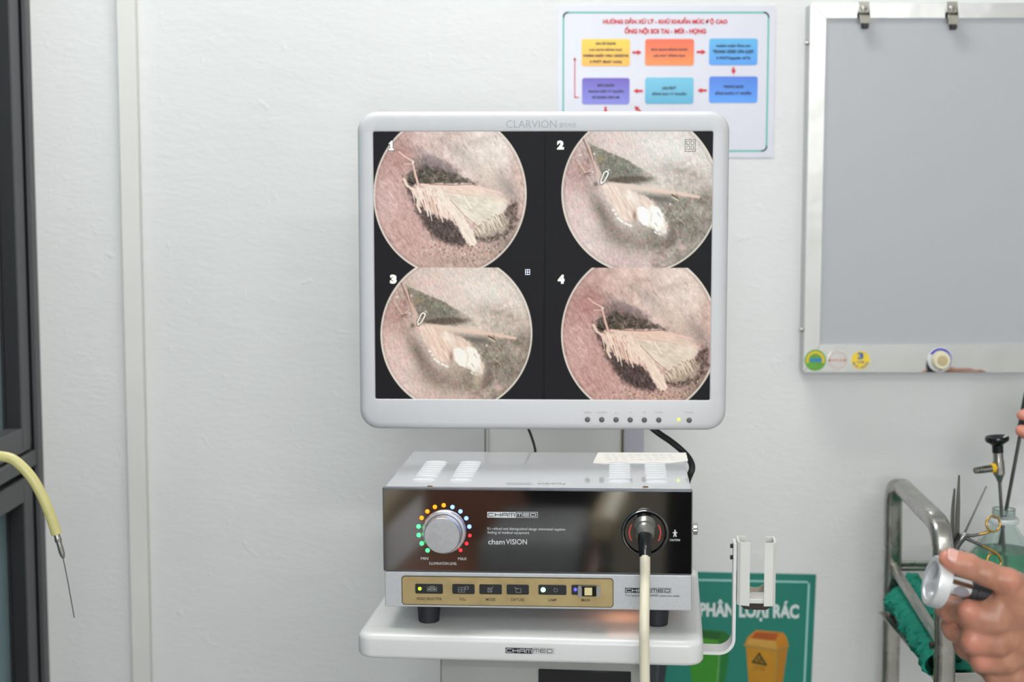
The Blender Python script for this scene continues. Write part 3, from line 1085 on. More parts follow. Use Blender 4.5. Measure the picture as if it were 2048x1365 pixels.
def glow(name, c, s):
    return mat(name, c, 0.4, var=0, emit=c, estr=s)


btns = [((831, 1168, 886, 1187.3), 'a'), ((905, 1168.3, 949.5, 1188), 'b'), ((959, 1169, 1004, 1188.6), 'c'), ((1013.5, 1169.4, 1058, 1189), 'd'), ((1077, 1170, 1133, 1189.7), 'e'), ((1143, 1170, 1194, 1190), 'f')]
for bx, k in btns:
    mb = MB()
    pf.slab(mb, pf.rect(*bx, r=0.0014), 0.0004, 0.0017)
    b_ = mb.build('button', M_btn, dev, smooth=0)
    ic = MB()
    W0 = 0.0020
    lw = 0.00035
    cx, cy = (bx[0] + bx[2]) / 2, (bx[1] + bx[3]) / 2
    if k == 'a':
        for r_ in ((855, 1174.5, 864, 1182), (865, 1174.5, 874, 1182), (860.5, 1172, 869, 1175.5)):
            pf.line(ic, pf.rect(*r_), lw, W0, True)
        pf.flat(ic, pf.rect(857, 1177, 862, 1180), W0)
        pf.flat(ic, pf.rect(867, 1177, 872, 1180), W0)
        led(pf, 840, 1177.3, 3.7, 0.0017, glow('led_lime', (170, 215, 40), 1.3), b_)
    elif k == 'b':
        pf.line(ic, pf.rect(917, 1175, 930, 1184), lw, W0, True)
        pf.line(ic, pf.pts([(917, 1179.5), (930, 1179.5)]), lw, W0)
        pf.line(ic, pf.pts([(923.5, 1175), (923.5, 1184)]), lw, W0)
        pf.line(ic, pf.rect(931, 1173, 937, 1178), lw, W0, True)
    elif k == 'c':
        pf.line(ic, pf.rect(976, 1176, 984, 1184), lw, W0, True)
        pf.line(ic, pf.pts([(976, 1176), (984, 1184)]), lw, W0)
        pf.line(ic, pf.pts([(976, 1184), (987, 1173)]), lw, W0)
    elif k == 'd':
        pf.line(ic, pf.rect(1032, 1177, 1042, 1185), lw, W0, True)
        pf.line(ic, pf.pts([(1029.5, 1174.5), (1035, 1178)]), lw * 1.5, W0)
    elif k == 'e':
        u, v = pf.uv(1111.5, 1180)
        pf.line(ic, arc(u, v, 0.0019, 120, 420, 18), lw, W0)
        pf.line(ic, [(u, v + 0.0006), (u - 0.0008, v + 0.0026)], lw, W0)
        led(pf, 1086.5, 1179.5, 4.8, 0.0017, glow('led_green_white', (150, 255, 180), 3.5), b_)
    else:
        led(pf, 1151, 1179, 3.6, 0.0017, glow('led_violet', (90, 90, 235), 1.2), b_)
    if ic.v:
        ic.build('button_icon', M_icon, b_, smooth=0)
mb = MB()
for s, bx in (('VIDEO SELECTOR', (833, 1195, 884, 1200.6)), ('FULL', (920, 1195.6, 933, 1201.5)), ('MODE', (972, 1196.2, 991, 1202)), ('CAPTURE', (1021.5, 1196.6, 1049, 1202.4)), ('LAMP', (1097, 1197.4, 1114, 1203)), ('MAIN', (1163, 1197.6, 1180, 1203.4))):
    letter(mat('brown_ink', (58, 48, 34), 0.6, var=0), strip, pf, s, bx, 0.0012, 0.012)
# main rocker switch in its clear guard
mb = MB()
pf.slab(mb, pf.rect(1163, 1170.5, 1193, 1190.5, 0.0008), 0.0015, 0.0060)
sw = mb.build('rocker_switch', M_blackgloss, dev, smooth=30)
mb = MB()
pf.slab(mb, pf.rect(1169.5, 1173, 1184.5, 1187.5, 0.0004), 0.0058, 0.0078)
mb.build('switch_key', mat('cream_key', (214, 202, 150), 0.35, var=0.02), sw, smooth=30)
M_guard = mat('clear_guard', (205, 205, 208), 0.15, trans=0.6, var=0.0)
for a, b in (((1156, 1171), (1164, 1191)), ((1193, 1171), (1201, 1191))):
    mb = MB()
    pf.slab(mb, pf.rect(a[0], a[1], b[0], b[1], 0.0012), 0.0008, 0.0068)
    mb.build('switch_guard', M_guard, sw, smooth=30)
# fascia logo and tagline
mb = MB()
pf.flat(mb, pf.rect(1250, 1176.6, 1301, 1186.6), 0.0003)
pf.line(mb, pf.rect(1300, 1177, 1342, 1186.4), 0.0003, 0.0003, True)
logo_word(mb, pf, 'MED', (1303.5, 1179, 1342.5, 1184.5), 0.0005, 0.0007)
letter(M_ink, dev, pf, 'True happiness for CHAMMED comes from within.', (1250, 1189.7, 1360, 1195.4), 0.0003)
mb.build('lettering', M_ink, dev, smooth=0)
mb = MB()
logo_word(mb, pf, 'CHAM', (1252, 1179, 1302, 1184.4), 0.0006, 0.0006)
mb.build('lettering', M_inkwhite, dev, smooth=0)
# print on the black front
mb = MB()
WP = 0.0003
pd.flat(mb, pd.rect(974.5, 1024.6, 1031.5, 1036), WP)
mb.build('logo_plate', M_inkwhite, front, smooth=0)
mb = MB()
pd.line(mb, pd.rect(1031, 1025, 1075.2, 1035.6), 0.0004, WP, True)
logo_word(mb, pd, 'MED', (1033.5, 1027.6, 1075, 1032.8), WP, 0.0007)
mb.build('logo_plate', M_inkwhite, front, smooth=0)
mb = MB()
letter(M_inkwhite, front, pd, "It's refined and distinguished design minimized negative", (975, 1055.6, 1130.5, 1062.6), WP)
letter(M_inkwhite, front, pd, 'feeling of medical equipment', (975, 1063, 1058.5, 1070), WP)
letter(M_inkwhite, front, pd, 'cham', (976.3, 1079, 1009.5, 1089.5), WP, 0.008)
letter(M_inkwhite, front, pd, 'VISION', (1012, 1079, 1054, 1089.5), WP, 0.005)
letter(M_inkwhite, front, pd, 'MIN', (842, 1115, 856.5, 1120.4), WP)
letter(M_inkwhite, front, pd, 'MAX', (916, 1115.4, 933.5, 1121), WP)
letter(M_inkwhite, front, pd, 'ILLUMINATION LEVEL', (858.5, 1125, 914, 1130.4), WP)
letter(M_inkwhite, front, pd, 'CAUTION', (1339.5, 1078.6, 1360, 1083), WP, 0.01)
cx, cy = 1350, 1067
pd.flat(mb, [pd.uv(cx + 1.6 * math.cos(a * .63), 1061.6 + 1.7 * math.sin(a * .63)) for a in range(10)], WP)
pd.flat(mb, pd.pts([(cx - 2, 1063.8), (cx + 2, 1063.8), (cx + 5.2, 1066.6), (cx + 4.5, 1067.4), (cx + 2, 1066), (cx + 2, 1068.5), (cx + 3.6, 1074.4), (cx + 1.6, 1074.4), (cx, 1070), (cx - 1.6, 1074.4), (cx - 3.6, 1074.4), (cx - 2, 1068.5), (cx - 2, 1066), (cx - 4.5, 1067.4), (cx - 5.2, 1066.6)]), WP)
mb.build('caution_icon', M_inkwhite, front, smooth=0)
mb = MB()
logo_word(mb, pd, 'CHAM', (976.5, 1027.4, 1032, 1033), WP + 0.0003, 0.0006)
mb.build('lettering', M_blackgloss, front, smooth=0)
# knob with its ring of lights
kc = pd.p(888.4, 1064)
kw = pd.n
mpp = abs(pd.uv(900, 1064)[0] - pd.uv(899, 1064)[0])
M_knob = mat('knob_aluminium', (176, 177, 179), 0.34, metal=0.75, var=0.08, vscale=220)
MB().lathe([(44 * mpp, -0.0002), (44 * mpp, 0.002), (42 * mpp, 0.0034), (37.5 * mpp, 0.0034), (36.5 * mpp, 0.001), (30 * mpp, 0.001)], kc, kw, 64).build('knob_ring', M_knob, dev, smooth=35)
kn = MB().lathe([(36 * mpp, 0.0008), (36 * mpp, 0.0175), (35.4 * mpp, 0.0185), (34.4 * mpp, 0.0189), (1e-5, 0.0189)], kc, kw, 64).build('knob', M_knob, dev, smooth=35)
LEDS = [(855.2, 1101.5, 'g'), (843.5, 1087.6, 'g'), (837.6, 1070.8, 'g'), (837.2, 1053.7, 'g'), (843.3, 1036.5, 'o'), (854.8, 1023.6, 'o'), (869.8, 1014.6, 'o'), (887.4, 1011.3, 'o'), (904.9, 1014.8, 'b'), (920.9, 1023.6, 'b'), (932.6, 1037.3, 'b'), (938.7, 1054, 'b'), (939.7, 1071.8, 'r'), (933.2, 1088, 'r'), (921.1, 1101.2, 'r')]
LM = {'g': glow('led_green', (60, 240, 110), 3.2), 'o': glow('led_orange', (255, 118, 8), 2.6), 'b': glow('led_blue', (90, 120, 255), 4.5), 'r': glow('led_red', (255, 40, 50), 1.6)}
for x, y, k in LEDS:
    led(pd, x, y, 4.3 if k != 'r' else 3.6, 0.0, LM[k], dev)
# socket with raised collar; red marks
sc = pd.p(1290, 1066)
MB().lathe([(47 * mpp, -0.0003), (46 * mpp, 0.0022), (43.5 * mpp, 0.003), (41 * mpp, 0.0024), (39 * mpp, 0.0004), (20 * mpp, 0.0004)], sc, kw, 64).build('socket_collar', M_gloss, dev, smooth=50)
mb = MB()
su, sv = pd.uv(1290, 1066)
for a0, a1 in ((-32, 32), (148, 212)):
    pd.flat(mb, arc(su, sv, 32 * mpp, a0, a1, 14) + arc(su, sv, 29.3 * mpp, a1, a0, 14), 0.0008)
mb.build('socket_mark', mat('signal_red', (188, 52, 44), 0.4, var=0.03), dev, smooth=0)
# louvres
pl_ = ptop
rows = [963.0] + [955.2 - i * 4.6 for i in range(7)]
M_louv = mat('louvre_lacquer', (196, 198, 201), 0.32, spec=0.35, var=0.01)
for a, b in ((823.5, 871), (898, 944.5), (1215, 1262), (1289.5, 1336.5)):
    ua, ub = pl_.uv(a, 962)[0], pl_.uv(b, 962)[0]
    for yv in rows:
        v = pl_.uv(1075, yv)[1]
        mb = MB()
        h = 0.0026
        d = 0.0042
        lp = []
        for s, k in ((0.0, 0.0), (0.12, 0.75), (0.3, 1.0), (0.7, 1.0), (0.88, 0.75), (1.0, 0.0)):
            x = ua + 0.0012 + (ub - ua - 0.0024) * s if 0 < s < 1 else (ua if s == 0 else ub)
            if s in (0.12, 0.88):
                x = ua + 0.0016 if s < .5 else ub - 0.0016
            kk = max(k, 0.04)
            lp.append([(x, fy + v + d * kk * math.cos(math.radians(q)), ftop - 0.0002 + h * kk * math.sin(math.radians(q))) for q in (0, 30, 60, 90, 120, 150, 180)])
        mb.loft(lp)
        mb.build('louvre', M_louv, dev, smooth=70)
for a, b in ((859.5, 974), (1291, 975)):
    c = pl_.p(a, b)
    MB().lathe([(0.003, -0.0005), (0.003, 0.0004), (0.0015, 0.001), (1e-5, 0.0011)], c, (0, 0, 1), 16).build('screw', mat('rusty_screw', (120, 90, 70), 0.5, metal=0.6, var=0.2, vscale=300), dev)
mb = MB()
pl_.line(mb, pl_.rect(1014, 966.5, 1062, 970), 0.0005, 0.0003, True)
letter(M_inkgrey, dev, pl_, 'chammed', (1016, 966.8, 1060, 969.6), 0.0003)
letter(M_inkgrey, dev, pl_, 'VISION', (1074, 966.8, 1130, 969.6), 0.0003)
mb.build('lettering', M_inkgrey, dev, smooth=0)
# paper label taped along the rear edge
mb = MB()
pl_.slab(mb, pl_.pts([(1186, 927), (1212, 928.5), (1240, 927), (1300, 928), (1345, 926.5), (1376, 923), (1372, 907), (1196, 906.5)]), 0.0001, 0.0006)
lab = mb.build('paper_label', mat('label_paper', (226, 224, 218), 0.6, var=0.02), dev, smooth=0)
mb = MB()
for k, yy in enumerate((911.5, 916, 920.5)):
    for j in range(9):
        xx = 1208 + j * 16 + k * 3
        pl_.flat(mb, pl_.rect(xx, yy - .7, xx + 11 - (j * 5 + k * 3) % 6, yy + .7), 0.0008)
mb.build('label_print', mat('faint_print', (212, 210, 205), 0.7, var=0), lab, smooth=0)
# side screw, feet, rear bump
pr = ftop + pd.uv(1385, 1067)[1]
mb = MB()
loops = []
n = 36
for h, r, kk in ((0.0, .0026, 0), (0.0014, .0026, 0), (0.0015, .0056, 1), (0.0052, .0056, 1), (0.0058, .005, 0)):
    loops.append([(dx1 + h, fy + 0.02 + (r + (.0004 if (kk and j % 2) else 0)) * math.cos(2 * math.pi * j / n), pr + (r + (.0004 if (kk and j % 2) else 0)) * math.sin(2 * math.pi * j / n)) for j in range(n)])
mb.loft(loops).build('thumb_screw', M_steel, dev, smooth=30)
MB().lathe([(0.004, 0), (0.004, 0.0006), (0.002, 0.0016), (1e-5, 0.0018)], (dx1 - 0.0012, fy + 0.02, ftop + pd.uv(1385, 1036)[1]), (1, 0, 0), 16).build('screw', M_black, dev)
fu = [pd.uv(851, 1219)[0], pd.uv(1316, 1219)[0]]
for x in fu:
    for y in (fy + 0.026, dyb - 0.026):
        MB().lathe([(0.0098, 0.0), (0.0105, 0.0008), (0.0122, zfb + 0.0012), (0.0001, zfb + 0.0022)], (x, y, 0.0), (0, 0, 1), 28).build('foot', mat('foot_rubber', (34, 37, 42), 0.55, var=0.08), dev)
# lamp-house glow leaking from the vent underneath
ld = bpy.data.lights.new('lamp_leak', 'AREA')
ld.size = 0.03
ld.energy = 0.007
ld.color = (1.0, 0.42, 0.22)
lo = bpy.data.objects.new('lamp_leak', ld)
lo.location = DM @ Vector((pd.uv(1245, 1219)[0], fy + 0.05, zfb - 0.0005))
COL.objects.link(lo)

# light guide cable plugged into the socket, hanging in front of the cart
WM = lambda p: DM @ Vector(p)
nW = (DM.to_3x3() @ Vector((0, -1, 0))).normalized()
soc = WM(sc)
dn = Vector((0, 0, -1))
ax1 = (nW * 1.0 + dn * 0.16).normalized()
t = thing('light_guide_cable', 'cream light guide cable plugged into the black front, hanging down', 'cable', soc)
k1 = PY(1290, 1050, soc.y - 0.015)
k2 = PY(1290, 1074, soc.y - 0.026)
qm = PY(1290, 1114, soc.y - 0.036)
b1 = (k1 - soc).normalized()
MB().lathe([(0.0084, -0.003), (0.0086, 0.004), (0.0086, (k1 - soc).length), (1e-5, (k1 - soc).length + .001)], soc, b1, 32).build('plug', mat('plug_dark', (52, 50, 46), 0.35, metal=0.4, var=0.05), t, world=True, smooth=30)
b2 = (k2 - k1).normalized()
l2 = (k2 - k1).length
MB().lathe([(0.0070, -0.004), (0.0096, -0.0035), (0.0102, -0.002), (0.0102, l2 * .22), (0.0090, l2 * .26), (0.0090, l2 * .46), (0.0096, l2 * .5), (0.0092, l2 * .8), (0.0080, l2), (1e-5, l2 + .0005)], k1, b2, 32).build('collar', mat('collar_grey', (128, 127, 122), 0.33, metal=0.7, var=0.05), t, world=True, smooth=30)
bp = bez(k2 - b2 * 0.004, k2 + b2 * 0.006, qm + Vector((0, 0.002, 0.012)), qm, 12)
MB().tube(bp, [0.0076 - 0.0018 * i / 12 for i in range(13)], 20).build('boot', M_blackgloss, t, world=True)
pa = PY(1290, 1165, qm.y - 0.004)
pb = PY(1288.5, 1250, 1.425)
pc_ = PY(1289.5, 1360, 1.425)
pth = spline([qm + Vector((0, 0.002, 0.006)), PY(1290, 1120, qm.y - 0.002), pa, pb, pc_, pc_ + Vector((0.004, -0.01, -0.22)), pc_ + Vector((0.05, -0.03, -0.5)), Vector((0.20, 1.30, 0.03)), Vector((0.34, 1.22, 0.006))], 8)
MB().tube(pth, 0.0049, 16).build('cable', mat('cream_silicone', (214, 206, 184), 0.38, var=0.02), t, world=True)

# ------------------------------------------------------------------ monitor with its four-way picture
MYAW = math.radians(1.66)
mc = PY(1086, 531, 1.73)
RM = RT(MYAW)
mroot = Vector((mc.x, mc.y, 0))
pm0 = PY(1087, 861, 1.73)
mon = thing('monitor', 'white flat monitor showing four round ear endoscopy pictures', 'monitor', (mc.x, mc.y, pm0.z), RM)
pm = Plane(mon, (0, 0, 0), (1, 0, 0), (0, 0, 1))
L_, R_ = (pm.uv(710, 300)[0] + pm.uv(722, 840)[0]) / 2, (pm.uv(1462, 300)[0] + pm.uv(1451, 840)[0]) / 2
B_, T_ = pm.uv(1087, 861.5)[1], pm.uv(1087, 222)[1]
sl = (pm.uv(743.5, 263)[0] + pm.uv(753, 798)[0]) / 2
sr = (pm.uv(1426.5, 263)[0] + pm.uv(1419.5, 801)[0]) / 2
st, sb = pm.uv(1087, 263)[1], pm.uv(1087, 800)[1]
rc = 0.022
N_ = 8


def loop(l, b, r, tp, rad, y):
    return [(x, y, z) for x, z in rrect(l, b, r, tp, rad, N_)]


loops = [loop(L_ + .012, B_ + .012, R_ - .012, T_ - .012, .014, .052), loop(L_ + .003, B_ + .003, R_ - .003, T_ - .003, .020, .047), loop(L_, B_, R_, T_, rc, .038), loop(L_, B_, R_, T_, rc, .010),
         loop(L_ + .0006, B_ + .0006, R_ - .0006, T_ - .0006, rc, .0062), loop(L_ + .0022, B_ + .0022, R_ - .0022, T_ - .0022, rc - .001, .0030), loop(L_ + .0048, B_ + .0048, R_ - .0048, T_ - .0048, rc - .003, .0008),
         loop(L_ + .0085, B_ + .0085, R_ - .0085, T_ - .0085, rc - .006, 0.0), loop(sl - .0014, sb - .0014, sr + .0014, st + .0014, .0030, 0.0), loop(sl, sb, sr, st, .0018, .0015), loop(sl, sb, sr, st, .0018, .004)]
MB().loft(loops).build('housing', M_case, mon, smooth=50)
# --- picture painting
TAB = RNG.random((256, 256))


def vnoise(x, y, s=0):
    x = np.asarray(x) + s * 37.7
    y = np.asarray(y) + s * 19.3
    xi, yi = np.floor(x).astype(int), np.floor(y).astype(int)
    fx, fy_ = x - xi, y - yi
    fx = fx * fx * (3 - 2 * fx)
    fy_ = fy_ * fy_ * (3 - 2 * fy_)
    g = lambda a, b: TAB[a % 256, b % 256]
    return (g(xi, yi) * (1 - fx) + g(xi + 1, yi) * fx) * (1 - fy_) + (g(xi, yi + 1) * (1 - fx) + g(xi + 1, yi + 1) * fx) * fy_


def fbm(x, y, s=0, o=4):
    r = 0
    a = 0.5
    for i in range(o):
        r = r + a * (vnoise(x * 2 ** i, y * 2 ** i, s + i) - 0.5)
        a *= 0.55
    return r


def streak(X, Y, ang, l, w, s=0, o=3):
    c, n = math.cos(math.radians(ang)), math.sin(math.radians(ang))
    return fbm((X * c + Y * n) / l, (-X * n + Y * c) / w, s, o)


def seg_d(X, Y, a, b):
    dx, dy = b[0] - a[0], b[1] - a[1]
    L = dx * dx + dy * dy + 1e-9
    tt = np.clip(((X - a[0]) * dx + (Y - a[1]) * dy) / L, 0, 1)
    return np.hypot(X - a[0] - tt * dx, Y - a[1] - tt * dy), tt


def sm(x, a, b):
    t_ = np.clip((x - a) / (b - a), 0, 1)
    return t_ * t_ * (3 - 2 * t_)


def pmask(X, Y, pts, soft=3.0, rough=0.0, s=0, rs=6.0):
    d = np.full(X.shape, 1e9)
    ins = np.zeros(X.shape, bool)
    n = len(pts)
    for i in range(n):
        a, b = pts[i], pts[(i + 1) % n]
        dd, _ = seg_d(X, Y, a, b)
        d = np.minimum(d, dd)
        cond = ((a[1] > Y) != (b[1] > Y))
        xc = (b[0] - a[0]) * (Y - a[1]) / (b[1] - a[1] + 1e-12) + a[0]
        ins ^= cond & (X < xc)
    sd = np.where(ins, d, -d)
    if rough:
        sd = sd + rough * 2 * fbm(X / rs, Y / rs, s, 3)
    return sm(sd, -soft, soft)


def mixc(c, col, m):
    col = np.array(col, float) / 255.0
    return c * (1 - m[..., None]) + col * m[..., None]


def stroke(c, X, Y, pts, w0, w1, col, soft=1.0, op=1.0):
    k = len(pts) - 1
    m = np.zeros(X.shape)
    for i in range(k):
        dd, tt = seg_d(X, Y, pts[i], pts[i + 1])
        w = w0 + (w1 - w0) * (i + tt) / k
        m = np.maximum(m, 1 - sm(dd, w / 2 - soft * .5, w / 2 + soft * .5))
    return mixc(c, col, m * op)


def blob(X, Y, cx, cy, rx, ry, ang=0.0):
    c, n = math.cos(math.radians(ang)), math.sin(math.radians(ang))
    x, y = X - cx, Y - cy
    return np.exp(-(((x * c + y * n) / rx) ** 2 + ((-x * n + y * c) / ry) ** 2))


def mottle(X, Y, s, sc, gain=1.6):
    return np.clip(fbm(X / sc, Y / sc, s, 4) * gain, -1, 1)


def paintA(X, Y, seed, red):
    rs = np.random.RandomState(5)
    c = np.zeros(X.shape + (3,)) + np.array((205, 178, 172)) / 255.0
    c = mixc(c, (232, 227, 219), blob(X, Y, 965, 285, 120, 95, 25))
    c = mixc(c, (219, 201, 194), blob(X, Y, 870, 282, 70, 36))
    c = mixc(c, (222, 196, 186), blob(X, Y, 1046, 400, 22, 110) * .9)
    c = mixc(c, (178, 138, 134), blob(X, Y, 792, 322, 32, 48, 30) * .85)
    c = mixc(c, (200, 166, 160), blob(X, Y, 800, 450, 50, 80, -20) * .8)
    c = mixc(c, (212, 186, 182), blob(X, Y, 775, 400, 26, 60) * .8)
    c = mixc(c, (182, 160, 150), blob(X, Y, 935, 522, 110, 26, -12) * .9)
    c = mixc(c, (156, 142, 134), blob(X, Y, 1015, 482, 36, 26, -35) * .85)
    up = sm(370 - Y + .35 * (X - 900), -10, 30)
    c = c + (mottle(X, Y, 61, 17) * up * .13)[..., None]
    c = mixc(c, (172, 170, 166), blob(X, Y, 932, 316, 70, 11, 38) * .55)
    c = mixc(c, (146, 142, 138), blob(X, Y, 1015, 372, 38, 13, 46) * .75)
    c = mixc(c, (226, 214, 200), blob(X, Y, 972, 348, 40, 18, 38) * .75)
    # hollow above the insect, ragged, fading upward into grey
    nz = mottle(X, Y, 15, 9)
    d1 = blob(X, Y, 868, 338, 62, 30, 18)
    c = mixc(c, (132, 120, 118), sm(d1 + nz * .22, .35, .75) * .85)
    m = pmask(X, Y, [(806, 354), (824, 342), (846, 332), (872, 334), (906, 346), (952, 367), (905, 369), (852, 372), (828, 374), (812, 366)], 7, 11, 4, 9)
    c = mixc(c, (84, 81, 73), m * .92)
    c = c + (m * (mottle(X, Y, 33, 3.2, 1.5) * .13 + mottle(X, Y, 34, 9, 1.5) * .10))[..., None]
    c = mixc(c, (158, 148, 152), blob(X, Y, 862, 316, 34, 8, 30) * .6)
    # dark crescent below
    m = pmask(X, Y, [(806, 366), (818, 372), (836, 398), (848, 416), (880, 432), (905, 440), (925, 465), (940, 484), (925, 492), (896, 486), (868, 474), (846, 446), (830, 418), (820, 392)], 7, 6, 6)
    c = mixc(c, (86, 76, 74), m * .94)
    c = c + (m * mottle(X, Y, 35, 3.5, 2.0) * .13)[..., None]
    m = pmask(X, Y, [(1005, 428), (1020, 404), (1034, 396), (1039, 420), (1034, 446), (1016, 468), (985, 484), (960, 484), (946, 470), (975, 452)], 6, 8, 8, 8)
    c = mixc(c, (106, 96, 90), m * .85)
    c = c + (m * mottle(X, Y, 37, 4.0, 2.0) * .22)[..., None]
    soft = 1 - .45 * up
    c = c + (streak(X, Y, 58, 10, 2.8, seed, 3) * 0.20 * soft)[..., None]
    c = c + (fbm(X / 3.4, Y / 3.4, seed + 5, 3) * 0.13)[..., None] * np.array((1.0, .92, .9))
    for i in range(340):
        x, y = rs.uniform(748, 1050), rs.uniform(265, 530)
        if 830 < x < 1000 and 365 < y < 480:
            continue
        L = rs.uniform(5, 14)
        a = math.radians(58 + rs.uniform(-14, 14) + .06 * (x - 900))
        col = [(240, 224, 214), (168, 116, 110), (232, 206, 198), (120, 100, 96), (246, 238, 228)][i % 5]
        wx_ = slice(max(0, int((y - 20 - Y[0, 0]) / (Y[1, 0] - Y[0, 0]))), max(0, int((y + 20 - Y[0, 0]) / (Y[1, 0] - Y[0, 0]))))
        if wx_.stop - wx_.start < 2:
            continue
        c[wx_] = stroke(c[wx_], X[wx_], Y[wx_], [(x, y), (x + L * math.cos(a), y + L * math.sin(a))], rs.uniform(1.6, 3), 1, col, 1.8, rs.uniform(.15, .42))
    # wing
    m = pmask(X, Y, [(838, 368), (880, 366), (940, 366), (985, 378), (1010, 392), (1016, 410), (1000, 428), (958, 450), (940, 440), (918, 424), (896, 402), (866, 388)], 3, 4, 10)
    wing = np.zeros(c.shape) + np.array((230, 225, 210)) / 255.0
    wing = wing + (mottle(X, Y, 41, 12) * .10)[..., None]
    wing = mixc(wing, (238, 214, 200), blob(X, Y, 930, 376, 85, 9, 5) * .9)
    wing = wing + (streak(X, Y, 30, 14, 3, seed + 2) * .16)[..., None]
    m = m * (1 - .8 * blob(X, Y, 1004, 382, 34, 13, 20))
    c = c * (1 - m[..., None]) + wing * m[..., None]
    c = stroke(c, X, Y, [(842, 368), (900, 371), (960, 374), (1000, 384)], 5, 3, (240, 216, 204), 3)
    c = stroke(c, X, Y, [(880, 384), (950, 388), (1012, 400)], 3, 3, (240, 218, 202), 2, .9)
    c = stroke(c, X, Y, [(846, 377), (900, 383), (960, 392)], 1.3, 1.3, (198, 164, 146), 1.4, .5)
    c = stroke(c, X, Y, [(858, 367), (905, 369), (948, 367)], 1.6, 1.4, (112, 66, 46), 1.4, .6)
    mf = pmask(X, Y, [(948, 452), (1004, 424), (1020, 440), (1008, 462), (972, 474), (952, 468)], 5, 7, 14, 5)
    c = mixc(c, (206, 196, 178), mf * .75)
    for i in range(80):
        t_ = i / 79
        x, y = 950 + 54 * t_, 452 - 28 * t_ + rs.uniform(-4, 3)
        L = rs.uniform(10, 28)
        a = math.radians(60 + rs.uniform(-12, 12))
        c = stroke(c, X, Y, [(x, y), (x + L * math.cos(a), y + L * math.sin(a))], 2.4, 0.8, [(244, 239, 224), (226, 217, 196), (126, 110, 96), (240, 232, 214)][i % 4], 1.2, .75)
    # body and scale fringe
    m = pmask(X, Y, [(826, 366), (838, 371), (870, 384), (896, 398), (906, 424), (896, 436), (872, 428), (850, 414), (836, 394)], 2, 3, 12, 4)
    c = mixc(c, (236, 219, 204), m)
    for i in range(84):
        t_ = (i % 42) / 41
        x, y = 828 + 66 * t_ + rs.uniform(-4, 4), 370 + 22 * t_ + rs.uniform(-4, 14)
        L = rs.uniform(20, 50)
        a = math.radians(72 - 6 * t_ + rs.uniform(-11, 11))
        col = [(244, 232, 218), (232, 206, 194), (248, 241, 230), (210, 182, 166), (240, 224, 208)][i % 5]
        c = stroke(c, X, Y, [(x, y), (x + L * math.cos(a), y + L * math.sin(a))], rs.uniform(2.4, 4.2), rs.uniform(1, 2.4), col, 1.2, .92)
    for p in (((884, 392), (890, 418)), ((857, 402), (863, 424)), ((872, 408), (878, 432)), ((845, 398), (850, 416)), ((893, 408), (899, 428))):
        c = stroke(c, X, Y, list(p), 1.8, .6, (104, 62, 50), 1, .7)
    c = stroke(c, X, Y, [(836, 394), (834, 410), (840, 422)], 6, 5, (234, 222, 208), 1.4)
    for (a, b, w0, w1) in (((880, 386), (916, 430), 15, 19), ((916, 430), (936, 466), 19, 21), ((934, 462), (944, 482), 24, 17)):
        dd, tt = seg_d(X, Y, a, b)
        w = w0 + (w1 - w0) * tt
        mm = 1 - sm(dd + 7.0 * fbm(X / 4, Y / 4, 21, 3), w / 2 - 1.2, w / 2 + 1.2)
        c = mixc(c, (240, 229, 215), mm)
        c = c + (mm * streak(X, Y, 58, 9, 2, 31, 2) * .22)[..., None]
    c = stroke(c, X, Y, [(900, 398), (928, 428), (950, 446), (962, 458)], 1.6, 1, (156, 120, 102), 1.2, .65)
    c = stroke(c, X, Y, [(928, 392), (942, 414)], 3, 3, (246, 242, 232), 1.4)
    # antenna and fore leg
    c = stroke(c, X, Y, [(796, 303), (806, 311), (823, 321), (830, 350), (836, 370)], 3.2, 4.4, (232, 198, 186), 1.2)
    c = stroke(c, X, Y, [(807, 327), (822, 327)], 2.4, 2.4, (222, 196, 178), 1)
    c = stroke(c, X, Y, [(807, 357), (813, 370), (830, 382)], 5, 5, (238, 222, 204), 1.2)
    c = stroke(c, X, Y, [(816, 362), (826, 366)], 4, 4, (54, 50, 44), 1.6, .9)
    c = mixc(c, (252, 250, 246), blob(X, Y, 825, 323, 2.2, 2.2))
    c = stroke(c, X, Y, [(816, 374), (834, 416), (862, 466)], 1.6, 1.2, (128, 88, 80), 1.6, .6)
    for i in range(420):
        t_ = rs.uniform(0, 1)
        if i % 3:
            x, y = 850 + 160 * t_ + rs.normal(0, 8), 484 + 22 * math.sin(t_ * 3.1) + rs.normal(0, 10)
        else:
            x, y = 835 + 70 * t_ + rs.normal(0, 7), 346 + 14 * t_ + rs.normal(0, 8)
        br = rs.uniform(.3, .9) * (1.0 if i % 3 else .5)
        c = mixc(c, [(244, 236, 222), (214, 160, 140), (72, 62, 54), (204, 198, 156)][i % 4], blob(X, Y, x, y, 1.2, 1.5) * br)
    c = (c - .5) * 1.06 + .5
    c = c * np.array((1.0, 0.985 - .03 * red, 0.975 - .04 * red)) - 0.03 * red
    return c


